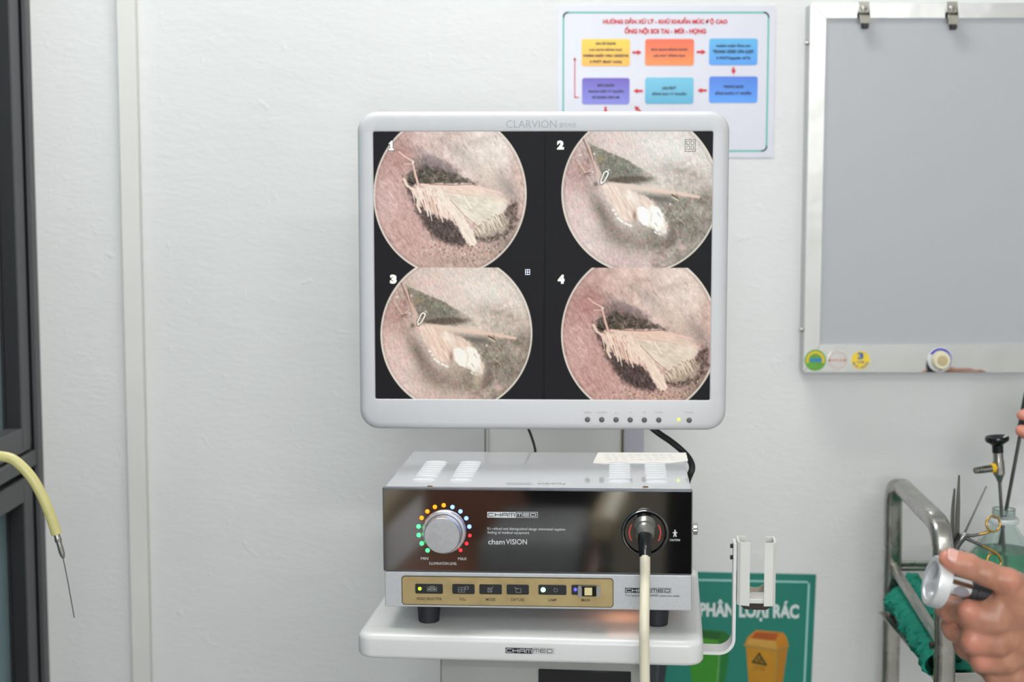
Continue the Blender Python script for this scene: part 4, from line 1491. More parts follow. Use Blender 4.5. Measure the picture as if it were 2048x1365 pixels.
def paintB(X, Y, seed, dim):
    rs = np.random.RandomState(8)
    c = np.zeros(X.shape + (3,)) + np.array((208, 197, 188)) / 255.0
    c = mixc(c, (231, 228, 221), blob(X, Y, 1335, 300, 110, 66, 10))
    c = mixc(c, (224, 207, 202), blob(X, Y, 1235, 285, 55, 26, 20) * .9)
    c = mixc(c, (220, 198, 194), blob(X, Y, 1160, 425, 50, 90) * .95)
    c = mixc(c, (230, 214, 209), blob(X, Y, 1178, 475, 50, 44) * .95)
    c = mixc(c, (192, 160, 156), blob(X, Y, 1146, 340, 28, 44) * .9)
    rt = sm(Y + .12 * (X - 1300), 376, 408) * sm(X, 1250, 1330)
    c = mixc(c, (152, 146, 135), rt * .95)
    c = mixc(c, (164, 152, 142), blob(X, Y, 1290, 482, 90, 22, 8) * .9)
    c = mixc(c, (126, 117, 110), blob(X, Y, 1345, 468, 55, 20, -20) * .8)
    c = mixc(c, (212, 188, 184), blob(X, Y, 1255, 525, 80, 26) * .9)
    c = mixc(c, (182, 176, 166), blob(X, Y, 1365, 350, 60, 24, 15) * .8)
    c = c + ((mottle(X, Y, 71, 15) * .16 + mottle(X, Y, 73, 6) * .12) * np.clip(rt + blob(X, Y, 1370, 350, 70, 34), 0, 1))[..., None]
    c = mixc(c, (198, 184, 176), blob(X, Y, 1365, 492, 12, 8) * .9)
    c = mixc(c, (128, 118, 108), blob(X, Y, 1207, 428, 14, 52, -30) * .9)
    c = mixc(c, (146, 134, 126), blob(X, Y, 1240, 470, 16, 40, -52) * .8)
    # flat grey wedge with a crisp upper edge, fading at the far end
    m = pmask(X, Y, [(1176, 284), (1196, 294), (1262, 322), (1282, 336), (1306, 350), (1322, 368), (1260, 367), (1222, 363), (1207, 352), (1192, 324)], 2.2, 2.5, 3)
    c = mixc(c, (164, 138, 130), blob(X, Y, 1174, 330, 22, 40, 10) * .7)
    c = c + (mottle(X, Y, 87, 5) * blob(X, Y, 1174, 335, 24, 40) * .18)[..., None]
    fade = 1 - .75 * sm(X + .5 * (Y - 340), 1262, 1315)
    wd = np.zeros(c.shape) + np.array((142, 140, 128)) / 255.0
    wd = mixc(wd, (124, 124, 114), blob(X, Y, 1232, 332, 36, 20, 25) * .8)
    wd = mixc(wd, (172, 146, 142), blob(X, Y, 1168, 330, 24, 34) * .9)
    wd = mixc(wd, (166, 158, 112), blob(X, Y, 1202, 318, 8, 5) * .7)
    wd = mixc(wd, (168, 172, 146), blob(X, Y, 1246, 328, 16, 4, 10) * .5)
    wd = wd + (mottle(X, Y, 81, 7) * .10 + mottle(X, Y, 83, 2.4, 2) * .07)[..., None]
    c = c * (1 - (m * fade)[..., None]) + wd * (m * fade)[..., None]
    c = mixc(c, (100, 90, 80), sm(blob(X, Y, 1258, 358, 56, 9, -2) + mottle(X, Y, 85, 7) * .25, .25, .85) * .85)
    c = c + (streak(X, Y, 68, 8, 2.4, seed, 3) * 0.15)[..., None]
    c = c + (fbm(X / 3, Y / 3, seed + 3, 3) * 0.13)[..., None] * np.array((1, .95, .92))
    c[..., 0] += fbm(X / 7, Y / 7, seed + 9, 2) * .08
    c[..., 1] += fbm(X / 7, Y / 7, seed + 13, 2) * .05
    # rod
    c = stroke(c, X, Y, [(1222, 368), (1270, 374), (1320, 378), (1398, 392)], 11, 5, (230, 214, 197), 6, .85)
    c = stroke(c, X, Y, [(1300, 380), (1345, 385), (1398, 393)], 5, 4, (232, 202, 188), 3, .8)
    c = mixc(c, (108, 108, 102), blob(X, Y, 1318, 396, 38, 7, 10) * .85)
    c = stroke(c, X, Y, [(1345, 388), (1360, 398)], 3, 2, (92, 82, 60), 2, .8)
    c = stroke(c, X, Y, [(1346, 393), (1358, 399)], 2, 2, (224, 210, 186), 1)
    # body
    m = pmask(X, Y, [(1202, 366), (1232, 370), (1275, 384), (1300, 394), (1322, 418), (1336, 446), (1334, 464), (1312, 456), (1294, 450), (1276, 434), (1262, 444), (1244, 438), (1226, 412), (1212, 390)], 3.5, 4, 6)
    bd = np.zeros(c.shape) + np.array((234, 217, 204)) / 255.0
    bd = bd + (streak(X, Y, 62, 20, 3.4, seed + 4) * .30)[..., None]
    bd = mixc(bd, (248, 243, 232), blob(X, Y, 1262, 396, 18, 11, 45) * .85)
    c = c * (1 - m[..., None]) + bd * m[..., None]
    for i in range(16):
        x, y = 1220 + 42 * i / 15 + rs.uniform(-3, 3), 382 + 14 * i / 15 + rs.uniform(-5, 5)
        c = stroke(c, X, Y, [(x, y), (x + 20 + rs.uniform(-4, 4), y + 40 + rs.uniform(-6, 6))], 3.5, 2, [(228, 204, 184), (244, 232, 218), (214, 184, 166)][i % 3], 3, .45)
    c = mixc(c, (146, 126, 116), blob(X, Y, 1270, 430, 4, 10) * .85)
    m = pmask(X, Y, [(1274, 414), (1285, 411), (1297, 417), (1304, 430), (1299, 451), (1286, 448), (1278, 438)], 1.8, 2, 5, 4)
    c = mixc(c, (246, 250, 244), m)
    m = pmask(X, Y, [(1303, 408), (1318, 414), (1329, 430), (1329, 452), (1314, 462), (1302, 448), (1299, 425)], 2.5, 3, 7, 4)
    c = mixc(c, (248, 249, 242), m)
    c = mixc(c, (242, 240, 232), blob(X, Y, 1326, 462, 10, 10) * .8)
    c = stroke(c, X, Y, [(1304, 424), (1302, 442)], 2, 2, (206, 192, 176), 2, .6)
    for p in ((1229, 421), (1233, 427), (1238, 434), (1242, 438), (1246, 442), (1251, 445), (1256, 447), (1261, 449), (1310, 464), (1320, 466)):
        c = mixc(c, (247, 247, 240), sm(blob(X, Y, p[0] + rs.uniform(-2, 2), p[1] + rs.uniform(-2, 2), 4.6, 2.8, 40) + mottle(X, Y, 91, 3) * .55, .25, .95))
    c = mixc(c, (200, 190, 170), blob(X, Y, 1322, 480, 11, 18) * (.8 if dim else .15))
    for i in range(40):
        x, y = 1355 + rs.normal(0, 20), 430 + rs.normal(0, 18)
        a = math.radians(62 + rs.uniform(-10, 10))
        L = rs.uniform(6, 14)
        c = stroke(c, X, Y, [(x, y), (x + L * math.cos(a), y + L * math.sin(a))], 1.8, .8, (208, 200, 172) if i % 2 else (104, 96, 78), 1.4, .5)
    # legs, antenna
    c = stroke(c, X, Y, [(1166, 276), (1176, 300), (1190, 330)], 3, 3, (146, 112, 100), 2, .8)
    c = stroke(c, X, Y, [(1178, 292), (1186, 316), (1205, 368)], 3, 5.4, (214, 188, 176), 1.4, .95)
    c = stroke(c, X, Y, [(1182, 294), (1189, 320)], 1.5, 1.5, (92, 78, 70), 1.2, .7)
    c = stroke(c, X, Y, [(1154, 318), (1171, 344)], 2.2, 2.2, (214, 200, 178), 1)
    c = stroke(c, X, Y, [(1170, 347), (1182, 344)], 2, 2, (92, 76, 72), 1, .7)
    c = stroke(c, X, Y, [(1175, 352), (1184, 362), (1202, 374)], 3, 3, (214, 190, 178), 1.4, .8)
    c = mixc(c, (84, 78, 76), blob(X, Y, 1192, 367, 5, 5) * .7)
    for p in ((1161, 309, 2), (1189, 307, 2), (1186, 342, 1.6), (1218, 339, 2), (1341, 407, 2)):
        c = mixc(c, (246, 244, 238), blob(X, Y, p[0], p[1], p[2], p[2]))
    # pointer shape
    pt_ = [(1203, 366), (1202.5, 359), (1209, 344), (1213.5, 341), (1217, 343), (1216.5, 348), (1209.5, 361), (1203, 366)]
    c = stroke(c, X, Y, pt_, 5.2, 5.2, (40, 38, 32), 1)
    c = stroke(c, X, Y, pt_, 3.0, 3.0, (248, 248, 240), .8)
    c = (c - .5) * 1.08 + .5
    if dim:
        c = c * np.array((.985, .955, .935)) + fbm(X / 1.4, Y / 1.4, 77, 2)[..., None] * .07 + (vnoise(X / 1.2, Y / 1.2, 90) - .5)[..., None] * np.array((.05, .03, .06))
    return c


NX, NY = 640, 500
uu, vv = np.meshgrid(np.linspace(0, 1, NX), np.linspace(0, 1, NY))
bl_ = lambda k: (1 - uu) * (1 - vv) * [743.5, 263.0][k] + uu * (1 - vv) * [1426.5, 262.5][k] + uu * vv * [1419.5, 801.0][k] + (1 - uu) * vv * [753.0, 798.5][k]
GX, GY = bl_(0), bl_(1)
img = np.zeros((NY, NX, 3)) + np.array((30, 30, 32)) / 255.0
img = img + ((vnoise(GX / 1.5, GY / 1.5, 3) - .5) * .018)[..., None]
band = (np.abs(GX - 1090) < 1.6)[..., None]
img = np.where(band, np.array((18, 20, 20)) / 255.0, img)
splitY = 533.5
quads = [
    (paintA, (899.3, 387, 154.3, 163), (0, 0), (GX < 1088) & (GY < splitY), (2, 0.0)),
    (paintB, (1281, 384, 157.8, 162), (0, 0), (GX > 1092) & (GY < splitY), (4, 0)),
    (paintB, (914, 666.5, 152.3, 159.5), (-366, 283), (GX < 1088) & (GY >= splitY), (4, 1)),
    (paintA, (1280.5, 667.5, 156.8, 169), (382, 292), (GX > 1092) & (GY >= splitY), (2, 1.0)),
]
for fn, (ex_, ey_, rx_, ry_), off, zone, args in quads:
    ys_, xs_ = np.where(zone)
    y0_, y1_, x0_, x1_ = ys_.min(), ys_.max() + 1, xs_.min(), xs_.max() + 1
    Xs, Ys = GX[y0_:y1_, x0_:x1_], GY[y0_:y1_, x0_:x1_]
    pic = fn(Xs - off[0], Ys - off[1], *args)
    rr2 = np.hypot((Xs - ex_) / rx_, (Ys - ey_) / ry_)
    edge = sm(rr2 * rx_, rx_ - 4.0, rx_ - 2.2)
    pic = mixc(pic, (232, 226, 212), edge * .92)
    dk = blob(rr2, 0 * rr2, 0.962, 0, .014, 1)
    pic = pic * (1 - .10 * dk[..., None])
    ins = 1 - sm(rr2 * rx_, rx_ - .8, rx_ + .8)
    sub = img[y0_:y1_, x0_:x1_]
    z = zone[y0_:y1_, x0_:x1_]
    img[y0_:y1_, x0_:x1_] = np.where(z[..., None], sub * (1 - ins[..., None]) + pic * ins[..., None], sub)
img = np.clip(img, 0.012, 1)
limg = np.where(img <= .04045, img / 12.92, ((img + .055) / 1.055) ** 2.4)
me = bpy.data.meshes.new('screen')
sx_ = sl + (sr - sl) * uu
sz_ = st + (sb - st) * vv
co = np.stack([sx_, np.full_like(sx_, 0.0022), sz_], -1).reshape(-1, 3).astype(np.float32)
idx = np.arange(NX * NY).reshape(NY, NX)
q = np.stack([idx[:-1, :-1], idx[1:, :-1], idx[1:, 1:], idx[:-1, 1:]], -1).reshape(-1, 4)
me.vertices.add(len(co))
me.vertices.foreach_set('co', co.ravel())
me.loops.add(q.size)
me.loops.foreach_set('vertex_index', q.ravel().astype(np.int32))
me.polygons.add(len(q))
me.polygons.foreach_set('loop_start', (np.arange(len(q)) * 4).astype(np.int32))
me.update(calc_edges=True)
at = me.color_attributes.new('picture', 'FLOAT_COLOR', 'POINT')
at.data.foreach_set('color', np.concatenate([limg.reshape(-1, 3), np.ones((NX * NY, 1))], 1).astype(np.float32).ravel())
m = bpy.data.materials.new('lit_screen')
m.use_nodes = True
nt = m.node_tree
b = nt.nodes['Principled BSDF']
b.inputs['Base Color'].default_value = (0.002, 0.002, 0.002, 1)
b.inputs['Roughness'].default_value = 0.45
b.inputs['Specular IOR Level'].default_value = 0.06
an = nt.nodes.new('ShaderNodeAttribute')
an.attribute_name = 'picture'
nt.links.new(an.outputs['Color'], b.inputs['Emission Color'])
b.inputs['Emission Strength'].default_value = 0.93
me.materials.append(m)
scr = bpy.data.objects.new('screen', me)
COL.objects.link(scr)
scr.parent = mon
scr['label'] = 'lit screen split into four round pictures'
# numerals and icons on the screen
ps = Plane(mon, (0, 0.0020, 0), (1, 0, 0), (0, 0, 1))
M_num = glow('screen_white', (246, 248, 240), .95)
M_num.node_tree.nodes['Principled BSDF'].inputs['Base Color'].default_value = (0, 0, 0, 1)
M_scrblk = mat('screen_black', (14, 14, 12), 0.5, var=0)
mb, mk = MB(), MB()
for s, bx in (('2', (1114, 281, 1128, 299.5)), ('3', (780, 549.5, 793.5, 568)), ('4', (1115.5, 549.5, 1129, 568))):
    text(MB(), ps, s, bx, 0.0006, 0.075).build('screen_digit', M_num, mon, smooth=0)
one = [(777.5, 287), (783, 281.5), (785.5, 281.5), (785.5, 297), (788.3, 297), (788.3, 301), (777, 301), (777, 297), (780.3, 297), (780.3, 287.6), (777.5, 288.8)]
ps.flat(mb, ps.pts(one), 0.0006)
ps.line(mk, ps.pts(one), 0.0011, 0.0004, True)
mb.build('screen_digit', M_num, mon, smooth=0)
ps.line(mk, ps.rect(1370.3, 279.3, 1390.8, 303), 0.0006, 0.0005, True)
for i in range(2):
    for j in range(2):
        ps.line(mk, ps.rect(1373.5 + 8.5 * i, 282.5 + 9.8 * j, 1379 + 8.5 * i, 289.4 + 9.8 * j), 0.0005, 0.0005, True)
mk.build('screen_icon', M_scrblk, mon, smooth=0)
mb = MB()
ps.line(mb, ps.rect(1051, 539.5, 1059.5, 549.5), 0.0006, 0.0005, True)
ps.line(mb, ps.pts([(1055.2, 539.5), (1055.2, 549.5)]), 0.0006, 0.0005)
ps.line(mb, ps.pts([(1051, 544.5), (1059.5, 544.5)]), 0.0006, 0.0005)
mb.build('screen_icon', glow('screen_icon_white', (200, 206, 220), .8), mon, smooth=0)
# maker's name, buttons and legends
mb = MB()
M_pale = mat('pale_grey_ink', (146, 146, 152), 0.4, var=0)
letter(M_pale, mon, pm, 'CLARVIÖN', (1012.5, 237.5, 1113, 256), 0.0003, -0.008)
letter(M_pale, mon, pm, '클라비온', (1118.5, 245.5, 1153, 255.5), 0.0003)
mb = MB()
for s, x, wd in (('MENU', 1175, 15), ('SOURCE', 1203.5, 19), ('UP', 1289, 8), ('DOWN', 1317.5, 16), ('POWER', 1378, 18)):
    letter(mat('fine_grey_ink', (150, 150, 154), 0.5, var=0), mon, pm, s, (x - wd / 2, 823.6, x + wd / 2, 827.4), 0.0003)
for x, s in ((1232, -1), (1260.5, 1)):
    pm.flat(MB(), pm.pts([(x - 2, 826 - s * 1.5), (x + 2, 826 - s * 1.5), (x, 826 + s * 1.5)]), 0.0003).build('button_arrow', MATS['fine_grey_ink'], mon, smooth=0)
M_mbtn = mat('dark_grey_button', (82, 84, 84), 0.3, var=0.05)
for x, y in ((1175, 839.6), (1203.5, 839.8), (1232, 840), (1260.3, 840.3), (1288.8, 840.5), (1317.5, 840.5), (1378.4, 841)):
    c = pm.p(x, y)
    MB().lathe([(0.0030, -0.001), (0.0030, 0.0011), (0.0026, 0.0018), (0.0016, 0.0023), (1e-5, 0.0025)], c, (0, -1, 0), 20).build('button', M_mbtn, mon)
led(pm, 1357.4, 839.8, 3.0, 0.0, glow('led_lime_power', (196, 232, 30), 1.6), mon, 0.0012)
# mounting plate joining the monitor to the column
colw = CM @ Vector(((lc.x + rc_.x) / 2, yc, 0))
cl = ROOTM[mon.name].inverted() @ Vector((colw.x, colw.y, mc.z))
MB().box((cl.x - 0.045, 0.045, (B_ + T_) / 2 - 0.05), (cl.x + 0.045, cl.y + 0.006, (B_ + T_) / 2 + 0.05), 0.003, 1).build('mount_plate', M_black, mon)

# monitor cables
t = thing('monitor_cable', 'thick black cable looping from monitor down behind the light source', 'cable', PY(1312, 862, 1.76))
pth = spline([PY(1290, 845, 1.768), PY(1316, 866, 1.765), PY(1345, 886, 1.755), PY(1372, 910, 1.745), PY(1384, 932, 1.735), PY(1379, 952, 1.733), PY(1360, 985, 1.755), PY(1300, 1010, 1.772), PY(1280, 1100, 1.775)], 8)
MB().tube(pth, 0.0037, 14).build('sheath', M_black, t, world=True)
t = thing('thin_cable', 'thin black cable hanging behind the monitor before the white column', 'cable', PY(1060, 862, 1.79))
pth = spline([PY(1050, 845, 1.779), PY(1060, 866, 1.782), PY(1068, 890, 1.782), PY(1071, 908, 1.780), PY(1073, 960, 1.776), PY(1075, 1120, 1.775)], 8)
MB().tube(pth, 0.0015, 10).build('sheath', M_black, t, world=True)

# ------------------------------------------------------------------ instrument trolley at the right
def sweep(path, wx, wn, r, cornern=3):
    """rounded rectangular tube along a path lying in a plane of constant x"""
    sec = rrect(-wx / 2, -wn / 2, wx / 2, wn / 2, r, cornern)
    loops = []
    k = len(path)
    for i, p in enumerate(path):
        p = Vector(p)
        tg = (Vector(path[min(i + 1, k - 1)]) - Vector(path[max(i - 1, 0)])).normalized()
        X = Vector((1, 0, 0))
        X = (X - tg * X.dot(tg)).normalized()
        N = tg.cross(X)
        loops.append([p + X * a + N * b for a, b in sec])
    return MB().loft(loops)


def bar(a, b, wx, wz, bev=0.0012):
    a, b = Vector(a), Vector(b)
    d = (b - a).normalized()
    s = d.cross(Vector((0, 0, 1))).normalized()
    u = s.cross(d)
    sec = rrect(-wx / 2, -wz / 2, wx / 2, wz / 2, bev, 2)
    return MB().loft([[p + s * x + u * y for x, y in sec] for p in (a, b)])


YB, YF = 2.05, 1.715
pB = PY(1785.5, 1150, YB)
pF = PY(1890, 1290, YF)
tr = thing('instrument_trolley', 'stainless steel instrument trolley with looped tube frame at the right', 'trolley', (pB.x + 0.22, 1.88, 0))
TB = CZ - 0.566                       # tray floor
r0 = PY(1806, 976, 2.015)
r1 = PY(1866, 1036, 1.765)
pm1 = PY(1886, 1110, YF)
for k, dx in enumerate((0.0, 0.46)):
    D = Vector((dx, 0, 0))
    pth = [Vector((pB.x, YB, 0.05)), Vector((pB.x, YB, 0.6)), PY(1785.5, 1100, YB), PY(1786, 1020, YB)]
    pth += bez(PY(1786, 1012, YB), PY(1787, 978, YB), PY(1793, 966, YB - .01), r0, 8)
    pth += bez(r0, r0 + (r1 - r0) * .5, r0 + (r1 - r0) * .7, r1, 4)[1:]
    pth += bez(r1, r1 + (r1 - r0) * .16, PY(1885, 1060, YF + .004), pm1, 9)[1:]
    pth += [PY(1889, 1200, YF), pF, Vector((pF.x, YF, 0.6)), Vector((pF.x, YF, 0.05))]
    sweep([p + D for p in pth], 0.0232, 0.0195, 0.0070).build('side_frame', M_steel, tr, world=True, smooth=50)
    zu0, zu1 = PY(1776, 1137, YB - .012).z, PY(1868, 1288, YF + .012).z
    a, b = Vector((pB.x - 0.001, YB - .006, zu0)) + D, Vector((pF.x - 0.001, YF + .006, zu1)) + D
    bar(a, b, 0.0085, 0.012).build('side_rail', M_steel, tr, world=True)
    bar(a - Vector((0, 0, 0.052)), b - Vector((0, 0, 0.045)), 0.0085, 0.012).build('side_rail', M_steel, tr, world=True)
    for yy, pp in ((YB, pB), (YF, pF)):
        w_ = MB().lathe([(0.008, -0.011), (0.026, -0.011), (0.028, -0.007), (0.028, 0.007), (0.026, 0.011), (0.008, 0.011)], (pp.x + dx, yy, 0.028), (1, 0, 0), 20).build('castor', M_black, tr, world=True)
XL, XR = pF.x, pF.x + 0.46
zfu, zfl = zu1, zu1 - 0.045
bar((XL, YF, PY(1940, 1295, YF).z), (XR, YF, PY(1940, 1295, YF).z), 0.008, 0.0075).build('front_rail', M_steel, tr, world=True)
bar((XL, YF, PY(1940, 1357, YF).z), (XR, YF, PY(1940, 1357, YF).z), 0.012, 0.016).build('front_rail', M_steel, tr, world=True)
bar((pB.x, YB, PY(1830, 1128, YB).z), (pB.x + .46, YB, PY(1830, 1128, YB).z), 0.008, 0.0065).build('rear_rail', M_steel, tr, world=True)
bar((pB.x, YB, PY(1830, 1138, YB).z), (pB.x + .46, YB, PY(1830, 1138, YB).z), 0.008, 0.0055).build('rear_rail', M_steel, tr, world=True)
MB().box((XL + 0.004, YF + 0.003, TB - 0.002), (XR - 0.004, YB - 0.004, TB)).build('tray', M_steel, tr, world=True, smooth=0)
MB().box((XL, YF, 0.25), (XR, YB, 0.262), 0.002, 1).build('lower_shelf', M_steel, tr, world=True)
bc = PY(1868, 1303, YF)
MB().lathe([(1e-5, 0), (0.0042, 0), (0.0042, 0.004), (1e-5, 0.0042)], (XL - 0.010, YF + 0.012, zu1 - 0.002), (-1, 0, 0), 6).build('bolt', mat('dull_bolt', (70, 66, 60), 0.5, metal=0.7, var=0.1), tr, world=True, smooth=20)

# green surgical cloth bunched along the tray side
NU, NV = 70, 46
cs = [(0.30, TB + .004), (0.10, TB + .004), (0.030, TB + .004), (0.008, TB + .010), (-0.006, TB + .012), (-0.011, TB + .022), (-0.006, TB + .034), (0.010, TB + .044), (0.020, TB + .058), (0.032, TB + .052), (0.040, TB + .02)]
csp = spline([(x, 0, z) for x, z in cs], 5)
vs = []
cr_ = np.random.RandomState(4)
for i in range(NU):
    s = i / (NU - 1)
    y = YB - 0.028 - s * (YB - YF - 0.05)
    xb = pB.x + (pF.x - pB.x) * (YB - y) / (YB - YF)
    for j in range(NV):
        t_ = j / (NV - 1) * (len(csp) - 1)
        a = csp[int(t_)]
        b = csp[min(int(t_) + 1, len(csp) - 1)]
        p = a + (b - a) * (t_ - int(t_))
        ed = min(1.0, max(0.0, (j - 8) / 10.0))
        n1 = float(fbm(s * 9, j / 6.0, 51, 3)) * 0.034 * ed
        n2 = float(fbm(s * 34 + j * .22, j / 4.0, 57, 3)) * 0.034 * ed
        zz = p.z + n1 * 0.6
        vs.append(Vector((xb + p.x - abs(n2) * 0.8 + n1 * .3, y + n2 * 0.4, max(zz, TB + .0025))))
fs = [(i * NV + j, (i + 1) * NV + j, (i + 1) * NV + j + 1, i * NV + j + 1) for i in range(NU - 1) for j in range(NV - 1)]
cl_ = MB().add(vs, fs).build('surgical_cloth', mat('green_drape', (16, 134, 112), 0.85, var=0.12, vscale=70, bump=0.5, bscale=900), None, smooth=60)
md = cl_.modifiers.new('s', 'SOLIDIFY')
md.thickness = 0.0012
tag(cl_, 'crumpled green surgical cloth lining the left side of the trolley tray', 'cloth')

# glass bottle with green solution
gx = PY(2007, 1040, 1.905)
lipz = PY(2007, 1041, 1.905).z
liqz = PY(2007, 1100, 1.905).z
bz0 = TB + 0.0045
t = thing('solution_bottle', 'clear glass bottle half full of green disinfectant on the trolley', 'bottle', (gx.x, 1.905, bz0))
h = lipz - bz0
M_glass = mat('clear_glass', (236, 244, 242), 0.02, trans=1.0, ior=1.45, var=0.0)
gw = 0.0014
outp = [(0.046, 0.0), (0.050, 0.004), (0.0505, 0.035), (0.049, h - 0.062), (0.0445, h - 0.050), (0.0365, h - 0.037), (0.0255, h - 0.020), (0.0165, h - 0.007), (0.0135, h - 0.003), (0.0135, h + 0.014), (0.0142, h + 0.0148)]
inp = [(r - gw, max(z, gw * 1.5)) for r, z in outp][::-1]
MB().lathe(outp + inp + [(1e-5, gw * 1.5)], (0, 0, 0), (0, 0, 1), 48).build('glass', M_glass, t, smooth=50)
bmx = t.children[0].data
lz = liqz - bz0
lp = [(1e-5, gw * 1.5 + .0004)] + [(r - gw - .0004, max(z, gw * 1.5 + .0004)) for r, z in outp[:3]]
rl = np.interp(lz, [z for r, z in outp[2:9]], [r for r, z in outp[2:9]]) - gw - .0004
lp += [(r - gw - .0004, z) for r, z in outp[3:9] if z < lz - .002] + [(rl, lz), (1e-5, lz)]
M_liq = mat('green_liquid', (96, 206, 160), 0.05, trans=0.82, ior=1.33, var=0.0)
MB().lathe(lp, (0, 0, 0), (0, 0, 1), 48).build('liquid', M_liq, t, smooth=50)
MB().lathe([(0.0137, h - 0.003), (0.0182, h - 0.0028), (0.0190, h), (0.0182, h + 0.0030), (0.0137, h + 0.0032)], (0, 0, 0), (0, 0, 1), 40).build('neck_ring', mat('milky_plastic', (214, 220, 218), 0.3, trans=0.25, var=0.02), t, smooth=50)
th_ = MB()
for k in range(3):
    th_.torus((0, 0, h + 0.0062 + k * 0.0034), (0, 0, 1), 0.0137, 0.0008, 32, 6)
th_.build('neck_thread', M_glass, t, smooth=60)

# rigid endoscope standing in the bottle
sc_ = 1.905 * 1.02 / F
ex = PY(1998.5, 950, 1.905)
ebot = PY(2004, 1040, 1.905)
eax = (ex - ebot).normalized()
t = thing('rigid_endoscope', 'rigid endoscope with black eyepiece standing in the green bottle', 'endoscope', ex)
L = lambda py: (950 - py) * sc_ * 1.02
MB().lathe([(3.4 * sc_, -0.125), (3.4 * sc_, L(961))], ex, eax, 16).build('shaft', M_tool, t, world=True)
MB().lathe([(3.6 * sc_, L(966)), (6 * sc_, L(960)), (7 * sc_, L(957)), (10.5 * sc_, L(950)), (11.5 * sc_, L(948)), (11.5 * sc_, L(924)), (10 * sc_, L(921)), (10 * sc_, L(903))], ex, eax, 28).build('body', M_steel, t, world=True, smooth=30)
MB().lathe([(11 * sc_, L(906)), (11 * sc_, L(892)), (14 * sc_, L(889)), (22 * sc_, L(884)), (23.5 * sc_, L(880.5)), (23.5 * sc_, L(876)), (22 * sc_, L(874)), (16 * sc_, L(876)), (10 * sc_, L(880)), (1e-5, L(880))], ex, eax, 36).build('eyepiece', M_blackgloss, t, world=True, smooth=40)
lp0 = PY(1992, 936, 1.903)
lp1 = PY(1950, 942, 1.893)
lax = (lp1 - lp0).normalized()
LL = (lp1 - lp0).length
MB().lathe([(7.4 * sc_, 0.0), (7.4 * sc_, LL * .68), (7.2 * sc_, LL * .70), (5.4 * sc_, LL * .705), (5.4 * sc_, LL * .76), (7.0 * sc_, LL * .765), (7.0 * sc_, LL * .84), (5.6 * sc_, LL * .845), (5.6 * sc_, LL * .90), (6.6 * sc_, LL * .905), (6.6 * sc_, LL), (4.4 * sc_, LL), (4.2 * sc_, LL * .93), (1e-5, LL * .93)], lp0, lax, 28).build('light_post', M_steel, t, world=True, smooth=30)
MB().lathe([(7.6 * sc_, LL * .06), (9.2 * sc_, LL * .08), (9.2 * sc_, LL * .22), (7.6 * sc_, LL * .24)], lp0, lax, 28).build('post_ring', mat('yellow_band', (222, 178, 20), 0.35, var=0.03), t, world=True, smooth=30)

# second long instrument, lifted out of the bottle by a hand at the frame edge
i0, i1 = PY(2042, 862, 1.885), PY(2013, 1016, 1.905)
iax = (i0 - i1).normalized()
t = thing('suction_probe', 'thin steel probe leaning out of the bottle, held at its dark handle', 'probe', i1)
MB().lathe([(3.6 * sc_, -0.05), (3.6 * sc_, (i0 - i1).length)], i1, iax, 16).build('shaft', M_tool, t, world=True)
hh = (i0 - i1).length
MB().lathe([(3.8 * sc_, hh - .006), (8 * sc_, hh - .001), (8.5 * sc_, hh + .006), (7.0 * sc_, hh + .022), (8.4 * sc_, hh + .030), (8.0 * sc_, hh + .055), (1e-5, hh + .056)], i1, iax, 24).build('handle', mat('dark_handle', (40, 50, 52), 0.35, var=0.05), t, world=True)

# small jar with forceps
jy = 1.815
jc = PY(1909, 1110, jy)
jz = TB + 0.0045
jh = PY(1909, 1103, jy).z - jz
t = thing('instrument_jar', 'small glass jar of dark green liquid holding forceps, behind the thumb', 'jar', (jc.x, jy, jz))
MB().lathe([(0.0120, 0.0), (0.0128, 0.003), (0.0128, jh), (0.0116, jh), (0.0116, 0.002), (1e-5, 0.002)], (0, 0, 0), (0, 0, 1), 32).build('glass', M_glass, t)
MB().lathe([(1e-5, 0.0024), (0.0112, 0.0024), (0.0112, jh - .008), (1e-5, jh - .008)], (0, 0, 0), (0, 0, 1), 32).build('liquid', mat('dark_green_liquid', (30, 96, 76), 0.1, trans=0.4, ior=1.33, var=0.0), t)
sj = jy * 1.02 / F


def tweezer(name, label, tip, mid, foot, wt, wm):
    tt = thing(name, label, 'forceps', foot, group=None)
    for s in (-1, 1):
        mb = MB()
        lp = []
        for p, w, g in ((foot, wm * .8, .3), (mid + (foot - mid) * .45, wm, .55), (mid, wm * .55, .40), (tip + (mid - tip) * .3, wt, .16), (tip, wt * .8, .10)):
            o = Vector((s * g * wm * sj * .42, 0, 0))
            hw, hd = w * sj * .5 * .5, .0012
            c = p + o
            lp.append([c + Vector((-hw, -hd, 0)), c + Vector((hw, -hd, 0)), c + Vector((hw, hd, 0)), c + Vector((-hw, hd, 0))])
        mb.loft(lp)
        mb.build('prong', M_tool, tt, world=True, smooth=30)
    return tt


tweezer('long_forceps', 'taller straight steel forceps standing tips up in the small jar', PY(1918, 951, jy), PY(1916, 1012, jy), Vector((jc.x - .001, jy, jz + .006)) + Vector((.001, 0, 0)), 5, 13)
tweezer('short_forceps', 'shorter straight steel forceps standing left of the taller pair in the jar', PY(1909, 978, jy + .004), PY(1906, 1015, jy + .004), Vector((jc.x - .006, jy + .004, jz + .006)), 5, 10)

